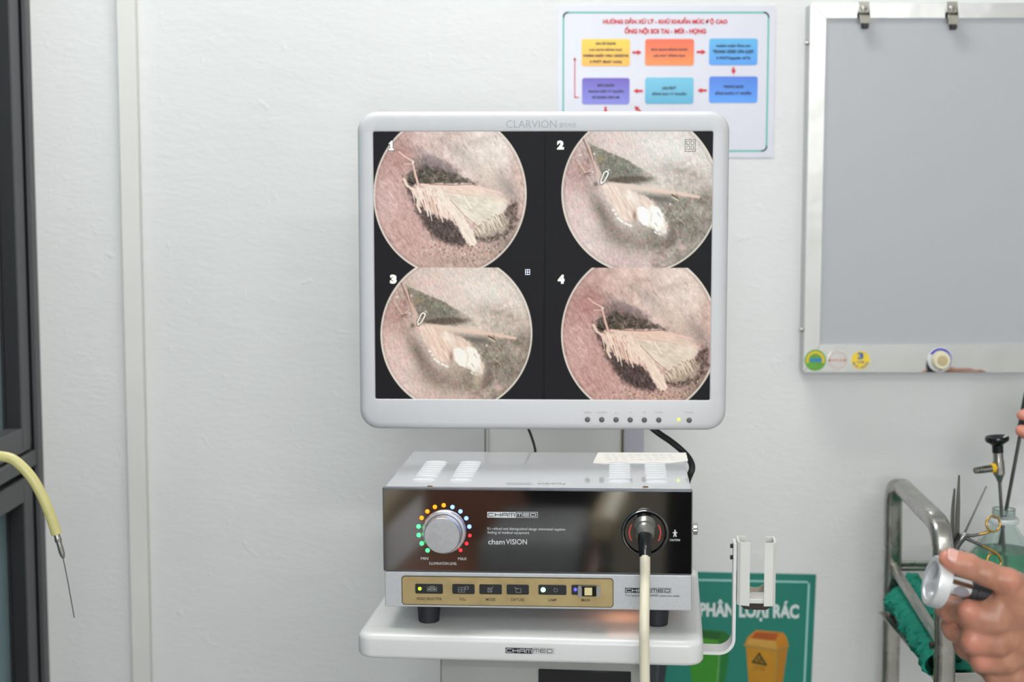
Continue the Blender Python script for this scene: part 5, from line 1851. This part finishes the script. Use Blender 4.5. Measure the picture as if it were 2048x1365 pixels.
ya = 1.808
q = lambda x, y, yy=ya: PY(x, y, yy)
t = thing('ring_forceps', 'thin shafted ear forceps with gold finger rings propped in the jar', 'forceps', q(1920, 1082))
MB().tube([q(1928, 1070), q(1973, 973)], [.0013, .0010], 10).build('shaft', M_tool, t, world=True)
MB().tube([q(1911, 1098), q(1918, 1086), q(1926, 1074), q(1933, 1069)], [.0030, .0034, .0040, .0026], 12, flat=1.2).build('pivot', M_tool, t, world=True)
MB().tube([q(1908, 1104), Vector((jc.x, jy, jz + .01))], [.0026, .0018], 10).build('stem', M_tool, t, world=True)
MB().tube([q(1926, 1072), q(1945, 1072), q(1962, 1069)], [.0026, .0020, .0017], 10).build('handle', M_tool, t, world=True)
h1 = MB().tube([q(1958, 1069.5), q(1970, 1067), q(1981, 1064)], [.0017, .0018, .0015], 10)
h1.torus(q(1986.5, 1048.5), (0.25, -1, 0.2), 15.2 * sj, .0013, 36, 10)
h1.build('finger_ring', M_gold, t, world=True, smooth=60)
MB().tube([q(1930, 1076), q(1946, 1084), q(1964, 1092)], [.0026, .0019, .0017], 10).build('handle', M_tool, t, world=True)
h2 = MB().tube(spline([q(1958, 1089), q(1972, 1096), q(1986, 1103), q(1998, 1113), q(2003, 1124)], 4), .0016, 10)
h2.torus(q(1988, 1123), (0.2, -1, 0.2), 15.0 * sj, .0013, 36, 10)
h2.build('finger_ring', M_gold, t, world=True, smooth=60)

# ------------------------------------------------------------------ camera head held in the hand
hy = 1.335
hs = hy * 1.015 / F
CR = Vector((1, 0, 0))
CU = Vector((0, SP, CP))
CF = Vector((0, CP, -SP))
rc0 = PY(1861.2, 1161, hy)
hax = (CR * .967 + CU * -.248 + CF * .035).normalized()
ch = thing('camera_head', 'silver endoscope camera head with a ring coupler gripped by the hand', 'camera', rc0)
Rr = 52 * hs
MB().lathe([(Rr * .70, 0.0085), (Rr * .72, 0.0012), (Rr * .76, 0.0002), (Rr * .93, 0.0), (Rr * .985, 0.0008), (Rr, 0.0022), (Rr, 0.0108), (Rr * .985, 0.0120), (Rr * .90, 0.0124), (Rr * .3, 0.0124), (Rr * .3, 0.0085)], rc0, hax, 72).build('coupler_ring', mat('satin_silver', (214, 214, 216), 0.32, metal=0.55, var=0.03, vscale=120), ch, world=True, smooth=35)
MB().lathe([(1e-5, 0.0078), (Rr * .71, 0.0078), (Rr * .71, 0.0095), (1e-5, 0.0095)], rc0, hax, 48).build('coupler_seat', mat('satin_grey', (176, 180, 180), 0.35, metal=0.5, var=0.04), ch, world=True)
up2 = (CU - hax * CU.dot(hax)).normalized()
pinp = rc0 + hax * 0.0078 + up2 * (Rr * .17) - hax.cross(up2) * Rr * .05
MB().lathe([(1e-5, 0), (.0021, 0), (.0021, .0005), (1e-5, .0005)], pinp, -hax, 18).build('locating_hole', mat('hole_dark', (70, 70, 66), 0.5, var=0.05), ch, world=True)
mb = MB()
mb.tube([rc0 + hax * .0076 + up2 * Rr * .44 + hax.cross(up2) * Rr * .5, rc0 + hax * .0076 + up2 * Rr * .44 - hax.cross(up2) * Rr * .5], .0005, 8)
mb.build('seat_edge', M_steel, ch, world=True)
br = 19.5 * hs
MB().lathe([(br * 1.12, .0122), (br * 1.12, .0145), (br * .98, .0152), (br * .98, .0170), (br, .0176), (br, .0345), (br * .96, .0352)], rc0, hax, 48).build('barrel', M_chrome, ch, world=True, smooth=30)
side = (-CF * .95 - CU * .35)
side = (side - hax * side.dot(hax)).normalized()
fl = MB()
c0 = rc0 + hax * .0262 + side * (br - .0016)
e2 = hax.cross(side)
fl.loft([[c0 + hax * (.0072 * math.cos(a)) + e2 * (.0046 * math.sin(a)) + side * w for a in [2 * math.pi * k / 28 for k in range(28)]] for w in (0.0, 0.0018)])
fl.build('barrel_flat', mat('lilac_grey', (150, 146, 154), 0.3, metal=0.5, var=0.03), ch, world=True, smooth=30)
MB().lathe([(br * .97, .0350), (br * 1.02, .0356), (br * 1.02, .040), (br * .92, .041), (br * .95, .066), (br * .7, .072), (br * .35, .078), (.0026, .086)], rc0, hax, 40).build('grip', mat('dark_grip', (44, 45, 48), 0.4, var=0.06), ch, world=True, smooth=35)
ce = rc0 + hax * .084
MB().tube(spline([ce, ce + hax * .03, ce + hax * .08 + Vector((0.02, 0.03, -.03)), ce + Vector((.20, .08, -.25)), ce + Vector((.30, -.10, -.60)), Vector((0.85, 1.20, 0.01)), Vector((1.1, 1.1, .006))], 8), .0028, 12).build('cable', M_black, ch, world=True)

# ------------------------------------------------------------------ hands (one continuous surface each, from a smooth union of tapered limbs)
def surface_nets(fn, lo, hi, res):
    n = [int(math.ceil((hi[i] - lo[i]) / res)) + 1 for i in range(3)]
    ax = [lo[i] + res * np.arange(n[i]) for i in range(3)]
    X, Y, Z = np.meshgrid(ax[0], ax[1], ax[2], indexing='ij')
    D = fn(X.astype(np.float32), Y.astype(np.float32), Z.astype(np.float32))
    S = D < 0
    cx = np.zeros([k - 1 for k in n], int)
    corners = [(i, j, k) for i in (0, 1) for j in (0, 1) for k in (0, 1)]
    sl_ = lambda A, c: A[c[0]:A.shape[0] - 1 + c[0], c[1]:A.shape[1] - 1 + c[1], c[2]:A.shape[2] - 1 + c[2]]
    cnt = sum(sl_(S, c).astype(int) for c in corners)
    act = (cnt > 0) & (cnt < 8)
    ids = np.full(act.shape, -1, int)
    ids[act] = np.arange(act.sum())
    A = np.argwhere(act)
    acc = np.zeros((len(A), 3))
    num = np.zeros(len(A))
    val = [D[A[:, 0] + c[0], A[:, 1] + c[1], A[:, 2] + c[2]] for c in corners]
    for i in range(8):
        for j in range(i + 1, 8):
            ci, cj = np.array(corners[i]), np.array(corners[j])
            if np.abs(ci - cj).sum() != 1:
                continue
            a, b = val[i], val[j]
            m_ = (a < 0) != (b < 0)
            tt = np.where(m_, a / np.where(m_, a - b, 1), 0)
            acc += np.where(m_[:, None], ci + (cj - ci) * tt[:, None], 0)
            num += m_
    V = np.array(lo) + (A + acc / num[:, None]) * res
    Fq = []
    for axis in range(3):
        a1, a2 = (axis + 1) % 3, (axis + 2) % 3
        sh = [slice(1, -1)] * 3
        s0 = list(sh)
        s0[axis] = slice(0, n[axis] - 1)
        s1 = list(sh)
        s1[axis] = slice(1, n[axis])
        ch_ = np.argwhere(S[tuple(s0)] != S[tuple(s1)])
        if not len(ch_):
            continue
        off = np.ones(3, int)
        off[axis] = 0
        e = ch_ + off
        d1 = np.zeros(3, int)
        d1[a1] = 1
        d2 = np.zeros(3, int)
        d2[a2] = 1
        g = lambda q_: ids[q_[:, 0], q_[:, 1], q_[:, 2]]
        Fq.append(np.stack([g(e - d1 - d2), g(e - d2), g(e), g(e - d1)], -1))
    Fq = np.concatenate(Fq)
    Fq = Fq[(Fq >= 0).all(1)]
    return V, Fq


def cone(P, a, b, ra, rb):
    ax_, ay_, az_ = a
    d = np.array(b) - np.array(a)
    L2 = float(d @ d) + 1e-12
    X, Y, Z = P
    tt = np.clip(((X - ax_) * d[0] + (Y - ay_) * d[1] + (Z - az_) * d[2]) / L2, 0, 1)
    return np.sqrt((X - ax_ - tt * d[0]) ** 2 + (Y - ay_ - tt * d[1]) ** 2 + (Z - az_ - tt * d[2]) ** 2) - (ra + (rb - ra) * tt)


def smin(a, b, k):
    h_ = np.clip(0.5 + 0.5 * (b - a) / k, 0, 1)
    return b + (a - b) * h_ - k * h_ * (1 - h_)


M_skin = mat('skin', (188, 140, 116), 0.42, sss=0.12, var=0.0, bump=0.10, bscale=650)


def skin_material():
    m = M_skin
    nt = m.node_tree
    b = nt.nodes['Principled BSDF']
    an = nt.nodes.new('ShaderNodeAttribute')
    an.attribute_name = 'flush'
    tc = nt.nodes.new('ShaderNodeTexCoord')
    n = nt.nodes.new('ShaderNodeTexNoise')
    n.inputs['Scale'].default_value = 90
    n.inputs['Detail'].default_value = 4
    nt.links.new(tc.outputs['Object'], n.inputs['Vector'])
    r = nt.nodes.new('ShaderNodeValToRGB')
    r.color_ramp.elements[0].position = .3
    r.color_ramp.elements[1].position = .7
    r.color_ramp.elements[0].color = rgb((154, 106, 84))
    r.color_ramp.elements[1].color = rgb((172, 124, 101))
    nt.links.new(n.outputs['Fac'], r.inputs['Fac'])
    mx = nt.nodes.new('ShaderNodeMix')
    mx.data_type = 'RGBA'
    nt.links.new(an.outputs['Fac'], mx.inputs[0])
    nt.links.new(r.outputs['Color'], mx.inputs[6])
    mx.inputs[7].default_value = rgb((204, 130, 112))
    nt.links.new(mx.outputs[2], b.inputs['Base Color'])


skin_material()


def hand_mesh(name, fingers, palm, bumps, lo, hi, res, label, cat, flush, creases=()):
    """fingers: lists of (point, radius); palm: list of cones; all world points"""
    def fn(X, Y, Z):
        P = (X, Y, Z)
        body = None
        for a, b, ra, rb in palm:
            d = cone(P, a, b, ra, rb)
            body = d if body is None else smin(body, d, 0.014)
        for ch_ in fingers:
            fd = None
            for (a, ra), (b, rb) in zip(ch_, ch_[1:]):
                d = cone(P, a, b, ra, rb)
                fd = d if fd is None else smin(fd, d, 0.003)
            body = smin(body, fd, 0.0055)
        for c, r in bumps:
            body = smin(body, np.sqrt((X - c[0]) ** 2 + (Y - c[1]) ** 2 + (Z - c[2]) ** 2) - r, 0.006)
        for c, r in creases:
            body = np.maximum(body, -(np.sqrt((X - c[0]) ** 2 + (Y - c[1]) ** 2 + (Z - c[2]) ** 2) - r)) if False else body
        return body
    V, Fq = surface_nets(fn, lo, hi, res)
    me = bpy.data.meshes.new(name)
    c = V.mean(0)
    me.from_pydata([tuple(v - c) for v in V], [], [tuple(f) for f in Fq])
    bm = bmesh.new()
    bm.from_mesh(me)
    for _ in range(2):
        bmesh.ops.smooth_vert(bm, verts=bm.verts[:], factor=0.5, use_axis_x=True, use_axis_y=True, use_axis_z=True)
    bmesh.ops.recalc_face_normals(bm, faces=bm.faces[:])
    bm.to_mesh(me)
    bm.free()
    me.polygons.foreach_set('use_smooth', [True] * len(me.polygons))
    fl_ = np.zeros(len(V))
    for p, r, s in flush:
        fl_ = np.maximum(fl_, s * np.exp(-(((V - np.array(p)) ** 2).sum(1)) / (r * r)))
    at_ = me.attributes.new('flush', 'FLOAT', 'POINT')
    at_.data.foreach_set('value', fl_.astype(np.float32))
    me.materials.append(M_skin)
    o = bpy.data.objects.new(name, me)
    COL.objects.link(o)
    o.location = tuple(c)
    ROOTM[o.name] = Matrix.Translation(Vector(c))
    return tag(o, label, cat)


H = lambda px, py, y: np.array(PY(px, py, y))
u_ = hs
# left hand: thumb along the top of the camera head, fingers wrapped under it
thumb = [(H(2112, 1218, 1.340), 40 * u_), (H(2016, 1166, 1.320), 28 * u_), (H(1975, 1149, 1.317), 24.5 * u_), (H(1936, 1134, 1.320), 24 * u_), (H(1912, 1125, 1.321), 23 * u_), (H(1896, 1118, 1.3225), 18.5 * u_)]
idx_f = [(H(1990, 1240, 1.326), 30 * u_), (H(1940, 1227, 1.329), 24.5 * u_), (H(1900, 1224, 1.352), 21 * u_), (H(1890, 1218, 1.366), 19 * u_), (H(1908, 1202, 1.384), 16.5 * u_)]
mid_f = [(H(1996, 1284, 1.332), 30 * u_), (H(1946, 1283, 1.336), 24 * u_), (H(1908, 1262, 1.358), 21 * u_), (H(1900, 1252, 1.371), 19 * u_), (H(1922, 1226, 1.390), 16.5 * u_)]
rng_f = [(H(2010, 1322, 1.340), 28 * u_), (H(1965, 1321, 1.344), 22.5 * u_), (H(1930, 1298, 1.366), 19.5 * u_), (H(1924, 1288, 1.378), 18 * u_), (H(1945, 1260, 1.396), 15.5 * u_)]
pky_f = [(H(2030, 1352, 1.350), 25 * u_), (H(1990, 1352, 1.356), 20 * u_), (H(1960, 1330, 1.378), 17.5 * u_), (H(1955, 1321, 1.388), 16 * u_), (H(1972, 1298, 1.404), 14 * u_)]
wr = H(2165, 1318, 1.372)
palm = [(H(1942, 1229, 1.331), wr + np.array((0, 0, .012)), 24 * u_, 46 * u_), (H(1948, 1283, 1.338), wr, 24 * u_, 47 * u_), (H(1967, 1321, 1.346), wr - np.array((0, 0, .008)), 23 * u_, 46 * u_),
        (H(1992, 1351, 1.357), wr - np.array((0, 0, .014)), 21 * u_, 44 * u_), (H(2030, 1182, 1.324), H(2130, 1250, 1.350), 32 * u_, 50 * u_), (H(1996, 1216, 1.326), H(2070, 1225, 1.332), 24 * u_, 42 * u_),
        (H(1960, 1255, 1.336), H(2080, 1285, 1.352), 26 * u_, 46 * u_), (wr, H(2560, 1455, 1.47), 54 * u_, 70 * u_)]
bumps = [(H(1934, 1219, 1.324), 18 * u_), (H(1942, 1281, 1.330), 17 * u_), (H(1961, 1321, 1.340), 16 * u_), (H(2018, 1160, 1.312), 20 * u_), (H(1938, 1128, 1.316), 17 * u_)]
flush = [(H(1888, 1112, 1.313), .013, 1.0), (H(1935, 1219, 1.318), .012, .6), (H(1944, 1290, 1.325), .013, .65), (H(1962, 1325, 1.335), .012, .55), (H(2030, 1160, 1.305), .014, .35), (H(1888, 1240, 1.35), .012, .5), (H(1936, 1120, 1.31), .012, .3)]
lo = (min(float(f[-1][0][0]) for f in (thumb,)) - .03, 1.285, CZ - .50)
hand = hand_mesh('hand', [thumb, idx_f, mid_f, rng_f, pky_f], palm, bumps, (float(H(1850, 1200, 1.35)[0]), 1.268, CZ - .475), (float(H(2520, 1200, 1.48)[0]), 1.525, CZ - .285), 0.00125,
                 'bare left hand entering from the right, gripping the silver camera head', 'hand', flush)
# thumbnail
ta_, tb2 = Vector(H(1930, 1131, 1.3215)), Vector(H(1893, 1117, 1.3225))
tdir = (tb2 - ta_).normalized()
tout = (-CF * .74 + CU * .66)
tout = (tout - tdir * tout.dot(tdir)).normalized()
tsd = tdir.cross(tout)
vs, fs = [], []
ctr = Vector(H(1906, 1123, 1.3215))
tr_ = 22.4 * u_
NA, NB = 9, 10
for i in range(NB):
    s = i / (NB - 1)
    along = -.0075 + .0165 * s
    wid = 0.74 + .10 * math.sin(s * math.pi) - (0.22 * max(0, s - .75) / .25) - (.18 * max(0, .2 - s) / .2)
    rr = tr_ * (1.0 - .16 * max(0, s - .45) ** 1.5)
    for j in range(NA):
        a = (j / (NA - 1) - .5) * 2 * wid
        vs.append(ctr + tdir * along + tout * (rr * math.cos(a)) + tsd * (rr * math.sin(a)))
fs = [(i * NA + j, (i + 1) * NA + j, (i + 1) * NA + j + 1, i * NA + j + 1) for i in range(NB - 1) for j in range(NA - 1)]
nl = MB().add(vs, fs).build('thumbnail', mat('nail', (206, 158, 148), 0.25, var=0.02), hand, world=True, smooth=80)
md = nl.modifiers.new('s', 'SOLIDIFY')
md.thickness = 0.0009
md.offset = 0.6
nl['label'] = 'pinkish grey thumbnail'
M_coat = mat('white_coat', (216, 218, 222), 0.8, var=0.02, bump=0.2, bscale=300)


def sleeve(parent, a, b, r0, r1):
    a, b = Vector(a), Vector(b)
    d = (b - a)
    lp = []
    for i in range(12):
        s = i / 11
        c = a + d * s
        lp.append([c + (Vector((0, 1, 0)) * math.cos(t2) + Vector((0.3, 0, 1)).normalized() * math.sin(t2)) * ((r0 + (r1 - r0) * s) * (1 + .05 * math.sin(3 * t2 + i * 1.3))) for t2 in [2 * math.pi * k / 24 for k in range(24)]])
    o_ = MB().loft(lp, cap0=False, cap1=True).build('sleeve', M_coat, parent, world=True, smooth=70)
    m2 = o_.modifiers.new('s', 'SOLIDIFY')
    m2.thickness = .002
    return o_


sleeve(hand, H(2420, 1412, 1.425), H(2950, 1560, 1.60), .040, .060)
# second hand: two fingertips pinching the probe handle at the very edge
y2 = 1.885
s2_ = y2 * 1.015 / F
f1 = [(H(2130, 826, 1.905), 14 * s2_ * 1.1), (H(2085, 826, 1.880), 14.5 * s2_), (H(2056, 829, 1.874), 13 * s2_), (H(2044, 831, 1.873), 10.5 * s2_)]
f2 = [(H(2150, 905, 1.895), 19 * s2_), (H(2092, 880, 1.872), 17 * s2_), (H(2060, 867, 1.866), 15.5 * s2_), (H(2043, 862, 1.866), 12 * s2_)]
f3 = [(H(2140, 850, 1.915), 15 * s2_), (H(2098, 850, 1.905), 14 * s2_), (H(2072, 858, 1.908), 12.5 * s2_), (H(2062, 872, 1.914), 10.5 * s2_)]
f4 = [(H(2150, 880, 1.925), 14 * s2_), (H(2112, 880, 1.922), 13 * s2_), (H(2088, 890, 1.926), 12 * s2_), (H(2080, 904, 1.930), 10 * s2_)]
f5 = [(H(2160, 908, 1.930), 13 * s2_), (H(2126, 910, 1.930), 12 * s2_), (H(2106, 918, 1.934), 10.5 * s2_), (H(2100, 928, 1.936), 9 * s2_)]
w2 = H(2270, 905, 1.915)
palm2 = [(H(2132, 828, 1.908), w2, 20 * s2_, 30 * s2_), (H(2142, 852, 1.916), w2, 20 * s2_, 30 * s2_), (H(2152, 882, 1.924), w2, 19 * s2_, 30 * s2_), (H(2162, 908, 1.928), w2, 18 * s2_, 28 * s2_), (H(2150, 903, 1.898), w2, 21 * s2_, 30 * s2_), (w2, H(2440, 960, 1.90), 36 * s2_, 44 * s2_)]
hand2 = hand_mesh('hand', [f1, f2, f3, f4, f5], palm2, [], (float(H(2022, 850, 1.87)[0]), 1.835, CZ - .335), (float(H(2470, 850, 1.9)[0]), 1.975, CZ - .215), 0.0014,
                  'fingertips of a second hand at the right edge, pinching the probe handle', 'hand', [(H(2046, 831, 1.865), .014, .8), (H(2044, 864, 1.86), .014, .8)])
sleeve(hand2, H(2380, 942, 1.905), H(2760, 1060, 1.80), .036, .055)

# ------------------------------------------------------------------ yellow rubber hose with a cannula, hanging at the left
hyy = 1.45
hp = [PY(x, y, hyy) for x, y in ((0, 913), (28, 921), (59, 950.5), (82, 988), (100.5, 1031), (113.5, 1069))]
t = thing('suction_hose', 'yellow rubber hose with a steel cannula tip drooping in from the left', 'hose', hp[-1])
lead = [Vector((-0.60, 1.25, 0.012)), Vector((-0.608, 1.33, 0.06)), Vector((-0.61, 1.39, 0.40)), Vector((-0.605, 1.42, 0.80)), Vector((-0.585, 1.44, 1.02)), PY(-62, 934, 1.448), PY(-30, 915, hyy)]
hr = 10.6 * hyy * 1.01 / F
MB().tube(spline(lead + hp, 8), hr, 20).build('tube', mat('latex_yellow', (206, 198, 134), 0.35, sss=0.0, trans=0.12, var=0.05, vscale=60), t, world=True)
d0 = (hp[-1] - hp[-2]).normalized()
n0 = hp[-1] - d0 * 0.004
n1 = PY(127, 1118, hyy)
n2 = PY(148.5, 1236, hyy)
dd_ = (n1 - n0).normalized()
LL = (n1 - n0).length
MB().lathe([(.0030, 0), (.0030, .008), (.0034, .0085), (.0032, .0115), (.0026, .012), (.0027, LL * .80), (.0022, LL * .9), (.0010, LL), (1e-5, LL)], n0, dd_, 20).build('cannula_hub', M_steel, t, world=True, smooth=40)
MB().tube(spline([n1 - dd_ * .004, PY(134, 1155, hyy), PY(141, 1194, hyy), n2], 5), .00052, 8).build('cannula', M_tool, t, world=True)

# ------------------------------------------------------------------ added objects behind the camera, made up as reflections for the glossy black front
t = thing('reflection_chair', 'brown vinyl chair with tan armrests added behind the photographer for reflections', 'chair', (-0.32, -0.45, 0))
M_vinyl = mat('brown_vinyl', (176, 126, 102), 0.45, var=0.08, vscale=25)
MB().box((-.24, -.26, .38), (.24, .24, .50), .035, 3).build('seat', M_vinyl, t)
MB().box((-.24, -.36, .48), (.24, -.26, 1.20), .04, 3).build('backrest', M_vinyl, t)
MB().lathe([(.11, 0), (.11, .03), (.08, .045), (1e-5, .05)], (.13, -.262, .66), (0, 1, 0), 28).build('reflection_pad', M_black, t)  # black disc added as a dark blob in the reflection
for sx in (-1, 1):
    MB().box((sx * .255 - .03, -.24, .60), (sx * .255 + .03, .20, .66), .02, 3).build('armrest', mat('tan_vinyl', (206, 190, 156), 0.5, var=0.08), t)
    MB().tube([(sx * .255, .12, .62), (sx * .255, .12, .41)], .015, 10).build('armrest_post', M_steel, t)
MB().lathe([(.05, .0), (.05, .38), (.12, .39)], (0, 0, 0), (0, 0, 1), 20).build('pedestal', M_steel, t)
MB().lathe([(.22, 0.0), (.22, .02), (.06, .05), (1e-5, .05)], (0, 0, 0), (0, 0, 1), 28).build('foot_plate', M_black, t)
bl = MB().box((-.02, -.20, .502), (.21, .20, .60), .03, 3)
bo = bl.build('reflection_blanket', mat('grey_blanket', (160, 162, 164), 0.9, var=0.1, bump=0.3, bscale=120), None)  # added for a grey patch in the mirrored view
bo.location = (-0.32, -0.45, 0)
tag(bo, 'grey folded blanket added on the brown chair for reflections', 'blanket')
t = thing('reflection_cabinet', 'grey beige metal cabinet added behind the photographer for reflections', 'cabinet', (0.10, -1.75, 0))
MB().box((-.45, -.2, .06), (.45, .2, .86), .006, 2).build('body', mat('grey_beige_enamel', (158, 156, 144), 0.5, var=0.04), t)  # added as grey-beige backdrop of the reflection
for k in range(2):
    d_ = MB().box((-.43 + .44 * k, .2, .10), (-.01 + .44 * k, .215, .83), .003, 1).build('door', MATS['grey_beige_enamel'], t)
    MB().box((-.06 + .1 * k, .215, .45), (-.045 + .1 * k, .235, .58), .003, 1).build('handle', M_steel, d_)
for sx in (-.4, .4):
    for sy in (-.15, .15):
        MB().box((sx - .02, sy - .02, 0), (sx + .02, sy + .02, .07)).build('leg', M_black, t, smooth=0)
t = thing('reflection_bag', 'black upright bag added beside the brown chair for dark reflections', 'bag', (0.20, -0.35, 0))
MB().box((-.13, -.16, .0), (.13, .16, .78), .05, 3).build('body', mat('black_canvas', (22, 22, 24), 0.8, var=0.1, bump=0.3), t)  # added to keep the right of the reflection dark
MB().tube([(-.1, 0, .76)] + [(.1 * math.cos(math.radians(180 - k)), 0, .78 + .10 * math.sin(math.radians(k))) for k in range(0, 181, 20)] + [(.1, 0, .76)], .012, 10).build('strap', M_black, t)
